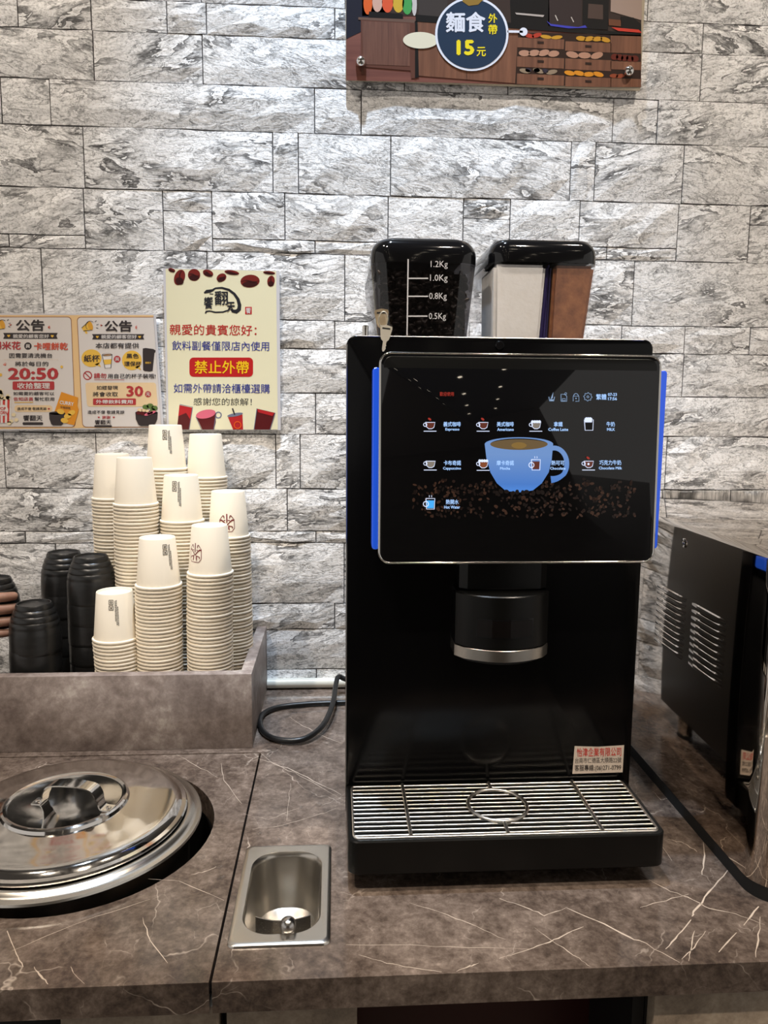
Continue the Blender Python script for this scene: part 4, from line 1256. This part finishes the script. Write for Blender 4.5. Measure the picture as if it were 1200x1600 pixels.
B.poly('printed_cup', cp, M_WHITE, 4); B.poly('printed_cup', [(163.6, 562.5), (176.2, 561.5), (175.4, 569), (165, 570)], YB, 5)
B.multi('printed_cup', stroke(cp + [cp[0]], .8) + ring(169.2, 554.6, 7, 7.8, 18, ry=.3), DK, 6)
B.poly('printed_cup', ell(169.2, 555, 6.6, 1.6, -.06, 14), print_mat('latte', (196, 150, 106)), 5)
B.poly('printed_badge', ell(184.8, 561.5, 5.3, 5.3, 0, 20), RD, 4); T('與', 181.8, 558.6, 187.8, 564.4, M_WHITE)
B.poly('printed_cup', [(224.6, 545), (229, 544.2), (241, 545.8), (244.6, 548), (244, 551), (242.8, 552), (240, 579.8), (236, 581), (228, 580.4), (225, 578.6), (224.4, 551)], DK, 4)
T('饗翻天', 228.4, 565.6, 237.8, 568.8, YB, .01)
B.multi('printed_sign', ring(138.8, 587, 5.4, 7.0, 26) + stroke([(134.2, 582.6), (143.4, 591.4)], 1.6), RD, 4)
T('請勿', 148.6, 583.2, 168, 591.6, RD, .022); T('用自己的杯子裝哦!', 170, 584.2, 244.6, 591.8, DK)
B.multi('printed_rule', stroke([(149, 593.6), (172, 593.9), (196, 593.6)], .6), RD, 5)
B.poly('printed_block', sk(rr(135, 598, 245, 635.4, 4), 0, 3, 598, 635), TAN, 4)
T('如經發現', 152.8, 602.8, 186, 609.2, DK); T('將會收取', 147, 612.4, 186, 619.8, DK); T('30', 199, 603, 225.4, 620, RD, .035)
B.poly('printed_badge', ell(232.8, 616, 4.8, 4.8, 0, 20), RD, 5); T('元', 229.8, 613.2, 235.8, 618.8, M_WHITE, .012, 6)
B.poly('printed_banner', rr(147.2, 622.6, 214, 632.8, 1.6), RD, 5); T('外帶飲料費用', 151.8, 624.7, 209, 631, M_WHITE, .015, 6)
T('造成不便 敬請見諒', 138.8, 641.2, 196, 646.8, DK); T('謝謝', 161.4, 649.4, 174.6, 654.4, RD); B.multi('printed_heart', [heart(156.2, 652, 1.7), heart(179.4, 652, 1.7)], RD, 5)
T('饗翻天', 150, 656, 175.4, 663.2, DK, .02); B.poly('printed_pill', rr(149.4, 664.2, 176.6, 667.4, 1.5), DK, 5)
def bowl(cu, cv, a, b): B.poly('printed_pot', [(cu - a, cv - b), (cu + a, cv - b), (cu + a * .95, cv), (cu + a * .72, cv + b * .8), (cu + a * .5, cv + b), (cu - a * .5, cv + b), (cu - a * .72, cv + b * .8), (cu - a * .95, cv)], DK, 6); B.poly('printed_pot', ell(cu, cv - b, a, b * .28, 0, 20), DK, 6)
bowl(230.5, 655, 17.5, 10.5)
B.multi('printed_food', [ell(u, v, r_, r_ * .75, 0, 10) for u, v, r_ in ((229, 636, 5), (236, 634.5, 5.5), (243, 637.5, 5), (240, 641, 4.4))], print_mat('greens', (96, 120, 62)), 7)
B.multi('printed_food', [ell(u, v, 5.2, 2.0, -.35, 10) for u, v in ((232, 647), (236, 645.5), (240, 644.2))], PPK, 8)
B.multi('printed_food', [ell(u, v, r_, r_ * .8, 0, 10) for u, v, r_ in ((218, 645, 3.6), (224.5, 646, 3.8))], PJ2, 8)
B.multi('printed_food', [ell(u, v, r_, r_ * .7, 0, 10) for u, v, r_ in ((220, 640.5, 4), (226, 641, 3.6), (231.5, 642, 3))], TAN, 7)
def megaphone(cu, cv):
    B.poly('printed_megaphone', [(cu - 9, cv + 2), (cu + 2, cv - 8), (cu + 7, cv + 5), (cu - 6, cv + 7)], YB, 4)
    B.poly('printed_megaphone', ell(cu + 4.6, cv - 1.5, 3.6, 7.6, -.35, 18), print_mat('megaphone_gold', (226, 164, 54)), 5)
    B.poly('printed_megaphone', [(cu - 5, cv + 6), (cu - 1.5, cv + 5.4), (cu + .5, cv + 10.5), (cu - 2.5, cv + 11.4)], YB, 4)
    B.multi('printed_megaphone', ring(cu + 4.6, cv - 1.5, 6.8, 7.5, 22) [8:19] + stroke([(cu - 9, cv + 2), (cu + 2, cv - 8)], .7) + stroke([(cu - 6, cv + 7), (cu + 7, cv + 5)], .7), DK, 6)
    rays(cu + 5, cv - 1, DK, (-.75, -.2, .3), 9, 12.5, .8)
megaphone(138.5, 511)
rays(161, 509, VER, (2.6, 3.2, 3.8), -1, 2.2); rays(212, 512, VER, (-.6, 0, .6), 1.2, 4.2)
# left panel
T('公告', 27.3, 500, 72, 518.2, DK, .03); ribbon(7.5, 92.4, 520.7, 530); T('親愛的顧客您好', 22.8, 522.8, 79, 529, M_WHITE)
B.multi('printed_heart', [heart(16.2, 525.3, 2.4), heart(84, 525.7, 2.4)], YB, 5)
T('爆米花', -9.4, 534, 35, 547, RD, .028); T('卡哩餅乾', 55.4, 535.6, 108.2, 547.6, VER, .026)
B.poly('printed_badge', ell(46, 541.2, 5.8, 5.8, 0, 20), DK, 4); T('與', 42.8, 538.2, 49.2, 544.4, M_WHITE)
T('因需要清洗機台', 16.9, 552.2, 84, 559.8, DK); T('將於每日的', 26, 565.2, 77.8, 572.6, DK)
B.multi('printed_rule', [q for i in range(21) for q in stroke([(9 + i * 4.1, 562.2), (10.6 + i * 4.1, 562.2)], .6)], TAN, 5)
T('20:50', 14.7, 574.8, 93.6, 593.4, RD, .035)
B.multi('printed_spark', [ell(98.5, 573.5, 2.2, 2.2, 0, 8), ell(3.6, 586, 2.6, 2.6, 0, 8)], YB, 5); rays(12, 572, VER, (3.6, 4.1, 4.6), 1, 5)
B.poly('printed_banner', rr(22.2, 596.2, 87, 609.2, 1.8), RD, 5); T('收拾整理', 29.6, 598.2, 80.4, 607.6, M_WHITE, .018, 6)
T('如需要的顧客可以', 23.4, 612.2, 87, 617.8, DK); T('告知店員', 23.8, 620.7, 54.4, 626.5, RD, .015); T('幫忙取用', 56.2, 620.7, 87, 626.5, DK)
B.multi('printed_rule', stroke([(25, 629), (54, 628.6)], 1.2), YB, 5)
B.poly('printed_pill', rr(25, 633.2, 84, 643.6, 4.6), TAN, 4); T('造成不便 敬請見諒', 29.4, 636.4, 75, 641, DK); B.multi('printed_heart', [heart(78.6, 638.8, 1.8)], RD, 5)
T('饗翻天', 38.7, 648.6, 68.6, 657.6, DK, .02); B.poly('printed_pill', rr(37.7, 659.6, 69.8, 663.8, 2), DK, 5)
bag = [(98, 612.4), (124, 621.2), (123, 634), (125, 640), (118, 664.4), (104, 661), (87, 644), (92, 630)]
B.poly('printed_bag', bag, print_mat('bag_orange', (230, 150, 40)), 5)
B.text('lettering', 'CURRY', 95.5, 625.6, 117.5, 631.5, M_WHITE, 6, .03, None, 3); B.text('lettering', '卡哩餅乾', 96, 634, 112.5, 638.2, DK, 6, 0, None, 2)
B.multi('printed_chips', [ell(u, v, 6, 4, r_, 14) for u, v, r_ in ((97, 643, .3), (108, 650, -.2), (103, 657, .2), (114, 645, -.4))], YB, 7)
bowl(91.5, 655, 12.5, 9.5)
BR2 = print_mat('bucket_red', (206, 62, 50))
B.poly('printed_bucket', [(-9, 624), (19.6, 623), (20, 659), (16, 661), (-6, 661)], M_WHITE, 5)
B.multi('printed_bucket', [[(u0, 624), (u0 + 3.6, 624), (u0 + 3.4 - (u0 - 5) * .1, 660.4), (u0 + .4 - (u0 - 5) * .1, 660.4)] for u0 in (-7.5, -.4, 7, 14.2)], BR2, 6)
B.poly('printed_badge', ell(7, 641, 8.6, 8.6, 0, 22), M_WHITE, 7); T('POP', .8, 636, 11.8, 641, BR2, .03, 8); T('CORN', .2, 642.2, 13.8, 647.4, BR2, .03, 8)
rp_ = random.Random(4)
B.multi('printed_popcorn', [ell(rp_.uniform(-8, 17), rp_.uniform(611, 624), rp_.uniform(2.4, 4.2), rp_.uniform(2, 3.4), rp_.uniform(0, 3), 9) for i in range(26)] + [ell(u, v, 3.4, 3, 0, 9) for u, v in ((24, 648), (28, 656), (20, 658), (17, 661))], print_mat('popcorn', (240, 222, 180)), 6)
megaphone(2, 509); rays(20, 508, VER, (2.6, 3.2), -1, 2.6); rays(77, 512, VER, (-.6, 0, .6), 0.5, 3.8)
# ------------------------------------------------------------------ acrylic picture board on standoffs
BY = -.0150
pb = thing('picture_board', 'acrylic board with a shop photograph and round price badge, held by four studs', 'picture', (.275, -.015, 1.9405))
box('acrylic_panel', .0157, .5346, BY, BY + .0055, 1.9405, 2.3600, mat('acrylic_lit_edge', srgb(196, 182, 158), .15), pb, .0006)  # pale colour carries the light caught in the clear board's edge
Cc = Sheet(H_BOARD, lambda z: BY - .0001, pb)
WD1 = wood_material('print_wood', srgb(104, 64, 44), srgb(136, 88, 62)); WD2 = wood_material('print_wood_dark', srgb(92, 56, 44), srgb(122, 80, 62), 'Z', 420); WDF = wood_material('print_wood_floor', srgb(104, 58, 48), srgb(132, 80, 66), 'X', 160)
def pm(n, rgb): return print_mat('photo_' + n, rgb, .3)
DKN, BLK, BRN = pm('navy', (34, 34, 46)), pm('black', (24, 21, 20)), pm('shelf', (52, 34, 26))
TOPV = -150
P = lambda nm, pts, m, lay=1: Cc.poly(nm, pts, m, lay)
P('pictured_floor', [(541, TOPV), (1005, TOPV), (1004, 134), (541, 123)], WDF, 1)
P('pictured_wall', [(541, TOPV), (640, TOPV), (600, 30), (566, 46), (541, 58)], DKN, 2)
P('pictured_backdrop', [(566, TOPV), (1005, TOPV), (1004, 52), (653, 22), (566, 22)], pm('backdrop', (62, 48, 42)), 2)
# ice-cream picture
for i, (u, v, a, b, rgb) in enumerate(((575, 2, 7, 18, (226, 100, 44)), (590, 0, 8, 16, (214, 170, 150)), (606, 0, 9, 17, (226, 92, 56)), (623, 0, 9, 17, (214, 172, 60)), (637, 4, 8, 16, (76, 160, 84)), (648, 4, 4, 18, (206, 196, 190)))):
    P('pictured_cone', ell(u, v, a, b, 0, 16), pm('cone%d' % i, rgb), 3)
P('pictured_shelf_edge', [(560, 24), (650, 28), (648, 33), (560, 28)], pm('edge', (110, 84, 72)), 4)
P('pictured_tray', [(577, 15), (630, 19), (630, 27), (576, 24)], BLK, 4)
P('pictured_cabinet', [(564, 28), (649, 33), (649, 120), (643, 120), (642, 108), (569, 102), (569, 114), (564, 114)], pm('cabinet_frame', (100, 62, 50)), 4)
P('pictured_cabinet_door', [(566, 30), (641, 34), (641, 101), (568, 98)], WD2, 5)
P('pictured_gap', [(649, 30), (653, 30), (655, 118), (649, 120)], BLK, 5)
P('pictured_cupboard', [(653, 30), (814, 42), (808, 128), (655, 116)], WD1, 4)
Cc.multi('pictured_seam', stroke([(731, 40), (730, 122)], .8), BRN, 5)
P('pictured_counter_edge', [(650, 20), (790, 32), (1004, 50), (1004, 56), (650, 31)], BLK, 5)
P('pictured_machine', [(650, -60), (700, -60), (700, 28), (655, 22)], pm('machine_grey', (66, 58, 54)), 4)
P('pictured_machine', [(792, TOPV), (858, TOPV), (860, 40), (800, 36)], BLK, 4); P('pictured_sheet', [(806, 17), (852, 21), (850, 24), (808, 20)], pm('sheet', (190, 176, 166)), 6)
P('pictured_machine', [(860, TOPV), (912, TOPV), (910, 40), (858, 38)], pm('machine_brown', (58, 46, 44)), 4); P('pictured_machine', [(914, TOPV), (958, TOPV), (952, 44), (912, 42)], BLK, 5)
P('pictured_machine_face', [(921, 3), (944, 5), (944, 28), (920, 26)], pm('machine_face', (84, 66, 58)), 6)
P('pictured_pale_wall', [(960, TOPV), (1005, TOPV), (1005, 29), (956, 15)], pm('pale_wall', (176, 152, 138)), 4)
P('pictured_basket', [(953, 27), (973, 29), (972, 39), (953, 37)], pm('basket', (116, 72, 50)), 6); P('pictured_pot', [(972, 23), (992, 25), (1004, 36), (1004, 48), (972, 44)], BLK, 6)
Cc.multi('pictured_handle', stroke([(869, 21), (873, 30)], 1.6) + stroke([(894, 24), (898, 32)], 1.6), pm('handle', (200, 188, 176)), 6)
P('pictured_blue_tray', [(855, 30), (862, 35), (905, 40), (916, 37), (919, 41), (890, 42), (862, 38)], pm('blue', (70, 70, 176)), 7)
P('pictured_red_tray', [(957, 40), (1000, 44), (1005, 49), (968, 46)], pm('red', (214, 66, 50)), 7)
P('pictured_shelves', [(811, 48), (1004, 52), (1003, 134), (806, 129)], BRN, 5)
for (u0, u1, dv, fronts) in ((809, 883, 3.2, ((56, 71.5), (85.6, 102), (112.7, 129))), (885, 957, 3, ((62, 77), (89, 106), (117, 133))), (956, 1004, 1.5, ((53, 80), (93, 106), (120, 134)))):
    for (a, b) in fronts:
        P('pictured_drawer', [(u0, a), (u1, a + dv), (u1 - .6, min(b + dv, 134)), (u0 - .4, b)], WD1, 6)
        if u0 < 950: P('pictured_grip', [((u0 + u1) / 2 - 5, a + 6), ((u0 + u1) / 2 + 5, a + 6.6), ((u0 + u1) / 2 + 5, a + 10.5), ((u0 + u1) / 2 - 5, a + 10)], BRN, 7)
rg = random.Random(2)
def goods(u0, u1, v, rgb, n, r0, r1):
    Cc.multi('pictured_goods', [ell(u0 + (u1 - u0) * (i + .5) / n, v + rg.uniform(-1, 1) + 2.4 * i / n, r0, r1, rg.uniform(-.3, .3), 12) for i in range(n)], pm('goods_%d_%d_%d' % rgb, rgb), 7)
goods(822, 846, 52.5, (184, 62, 44), 2, 8, 3.4); goods(846, 880, 54.5, (206, 150, 48), 2, 9, 3); goods(903, 954, 57.5, (208, 150, 48), 4, 8, 3.8)
goods(813, 874, 80, (186, 138, 112), 4, 9, 5); goods(886, 944, 83.5, (186, 138, 112), 3, 10, 5); goods(958, 998, 87, (104, 40, 28), 5, 6, 5)
goods(811, 874, 108, (150, 128, 104), 3, 9, 3.6); goods(820, 860, 107, (54, 46, 56), 3, 5, 3.4); goods(884, 944, 112, (224, 144, 40), 4, 8.6, 3.8); goods(956, 976, 116, (150, 72, 44), 2, 7, 3.2)
# badge
Cc.poly('badge_ring', ell(738, 51, 57.6, 58, 0, 56), mat('badge_white', srgb(236, 236, 244), .3), 9)
Cc.poly('badge', ell(738, 51, 54, 54.4, 0, 56), mat('badge_navy', srgb(38, 56, 78), .3), 10)
BW, BYW = mat('badge_white', srgb(236, 236, 244), .3), mat('badge_yellow', srgb(252, 226, 40), .3)
Cc.text('lettering', '麵食', 697, 16.4, 759.4, 48.6, BW, 11, .028); Cc.text('lettering', '外', 763.8, 19, 778, 34, BYW, 11, .022); Cc.text('lettering', '帶', 763.6, 36.4, 778, 52, BYW, 11, .018)
Cc.text('lettering', '15', 714, 60.4, 742, 84.6, BYW, 11, .045); Cc.text('lettering', '元', 745.4, 71.6, 760, 86.2, BYW, 11, .02)
Cc.poly('badge_bowl', [(723, 0), (733, 7), (748, 5), (757, -4), (752, -14), (728, -14)], pm('bowl_gold', (150, 116, 52)), 11)
Cc.poly('badge_ellipse', ell(657.6, 60.7, 27.5, 13, .02, 32), mat('cream_ellipse', srgb(236, 226, 198), .3), 8)
Cc.multi('badge_pointer', stroke([(794, 47), (818, 47.4)], 3.6) + [ell(819, 47.4, 6.4, 6.6, 0, 20)], BW, 9)
pr = [(.0, -.0125), (.0040, -.0115), (.0072, -.0085), (.0088, -.0040), (.0090, 0), (.0060, 0), (.0060, .0145)]
for x, z in ((.0419, 1.9688), (.5113, 1.9693), (.0419, 2.332), (.5113, 2.332)):
    vs, fs = lathe_data(pr, 24)
    o = obj('standoff_stud', [(x + a, BY + c, z + b) for a, b, c in vs], fs, M_CHROME, pb); sharp(o, .9)

# ------------------------------------------------------------------ hand reaching in at the left edge, gripping a cup
g = NG('skin')
n_ = g.noise(g.pos(), 90, 4, .6)
g.l(g.ramp(n_, [(.3, srgb(150, 112, 95)), (.7, srgb(168, 130, 110))]), g.b.inputs['Base Color']); g.b.inputs['Roughness'].default_value = .5
g.b.inputs['Subsurface Weight'].default_value = .08
M_SKIN = g.m
hand = thing('hand', 'bare hand reaching in at the left edge, fingers round a black cup', 'hand', (-.63, -.17, .99))
hv, he, hr = [], [], []
def chain(pts, rad, start=None):
    prev = start
    for p, r_ in zip(pts, rad):
        hv.append(p); hr.append(r_)
        if prev is not None: he.append((prev, len(hv) - 1))
        prev = len(hv) - 1
    return prev
CXH, CYH = -.5640, -.150
def around(ang, r_, z): return (CXH + r_ * math.cos(ang), CYH + r_ * math.sin(ang), z)
# forearm -> wrist -> palm behind/left of the cup (one connected figure)
wrist = chain([(-1.02, -.30, .985), (-.86, -.255, 1.000), (-.735, -.215, 1.020), (-.675, -.195, 1.035)], [.042, .036, .027, .026])
palm = chain([(-.645, -.188, 1.040)], [.029], wrist)
for z, r0, tipang in ((1.074, .0088, -.35), (1.054, .0092, -.22), (1.034, .0090, -.30), (1.016, .0078, -.62)):
    a0 = -2.55
    angs = [a0 + (tipang - a0) * t for t in (.0, .3, .55, .8, 1.0)]
    rad = .0392 + .0095 if z < 1.06 else .037 + .0095
    pts = [around(a, rad + (.004 if i == 1 else 0), z + .002 * math.sin(i)) for i, a in enumerate(angs)]
    chain(pts, [.0115, r0 * 1.06, r0 * 1.0, r0 * .94, r0 * .80], palm)
chain([around(2.75, .052, 1.046), around(2.25, .050, 1.052), around(1.70, .048, 1.056), around(1.30, .047, 1.058)], [.014, .0105, .0098, .0084], palm)
me = bpy.data.meshes.new('hand_mesh')
o0 = Vector(WL[hand])
me.from_pydata([tuple(Vector(v) - o0) for v in hv], he, [])
ho = link('hand_skin', me, WL[hand], hand)
md = ho.modifiers.new('skin', 'SKIN'); md.use_smooth_shade = True
for i, sv in enumerate(me.skin_vertices[0].data):
    sv.radius = (hr[i], hr[i]); sv.use_root = (i == 4)
ho.modifiers.new('sub', 'SUBSURF').levels = 2
ho.modifiers['sub'].render_levels = 2
me.materials.append(M_SKIN)
sl = tube('sleeve', smooth_path([(-1.10, -.325, .975), (-.98, -.290, .988), (-.88, -.262, .998), (-.83, -.247, 1.002)], 4), [.060] * 12 + [.052], mat('dark_sleeve', (.02, .02, .024), .8), hand, 18)

# ------------------------------------------------------------------ ceiling downlights
M_LAMP = mat('lamp_lens', (1.0, .86, .66), .4, 0, 14.0)
M_LAMPC = mat('lamp_lens_cool', (.9, .94, 1.0), .4, 0, 14.0)
M_TRIM = mat('lamp_trim', (.55, .54, .52), .4)
spots = [(-.04, -.42, 'c'), (-.95, -.95, 'w'), (1.05, -.95, 'w'), (-.55, -1.70, 'w'), (.60, -1.70, 'w')]
for r_ in range(6):
    for x in (-1.6, -.5, .6, 1.7): spots.append((x, -3.2 - r_ * 1.4, 'w'))
for i, (x, y, k) in enumerate(spots):
    t = thing('ceiling_downlight', 'round recessed ceiling downlight behind the viewer' if i > 4 else ['cool white ceiling downlight over the coffee machine', 'warm ceiling downlight left over the cups', 'warm ceiling downlight right over the steel appliance', 'warm ceiling downlight left above the viewer', 'warm ceiling downlight right above the viewer'][i], 'light', (x, y, 3.594), 'ceiling downlights')
    lathe('trim', [(.075, 3.6), (.075, 3.596), (.060, 3.594), (.056, 3.599)], (x, y, 0), M_TRIM, t, 24)
    lathe('lens', [(.056, 3.5985), (0, 3.5985)], (x, y, 0), M_LAMPC if k == 'c' else M_LAMP, t, 24)
print('objects', len(bpy.data.objects))
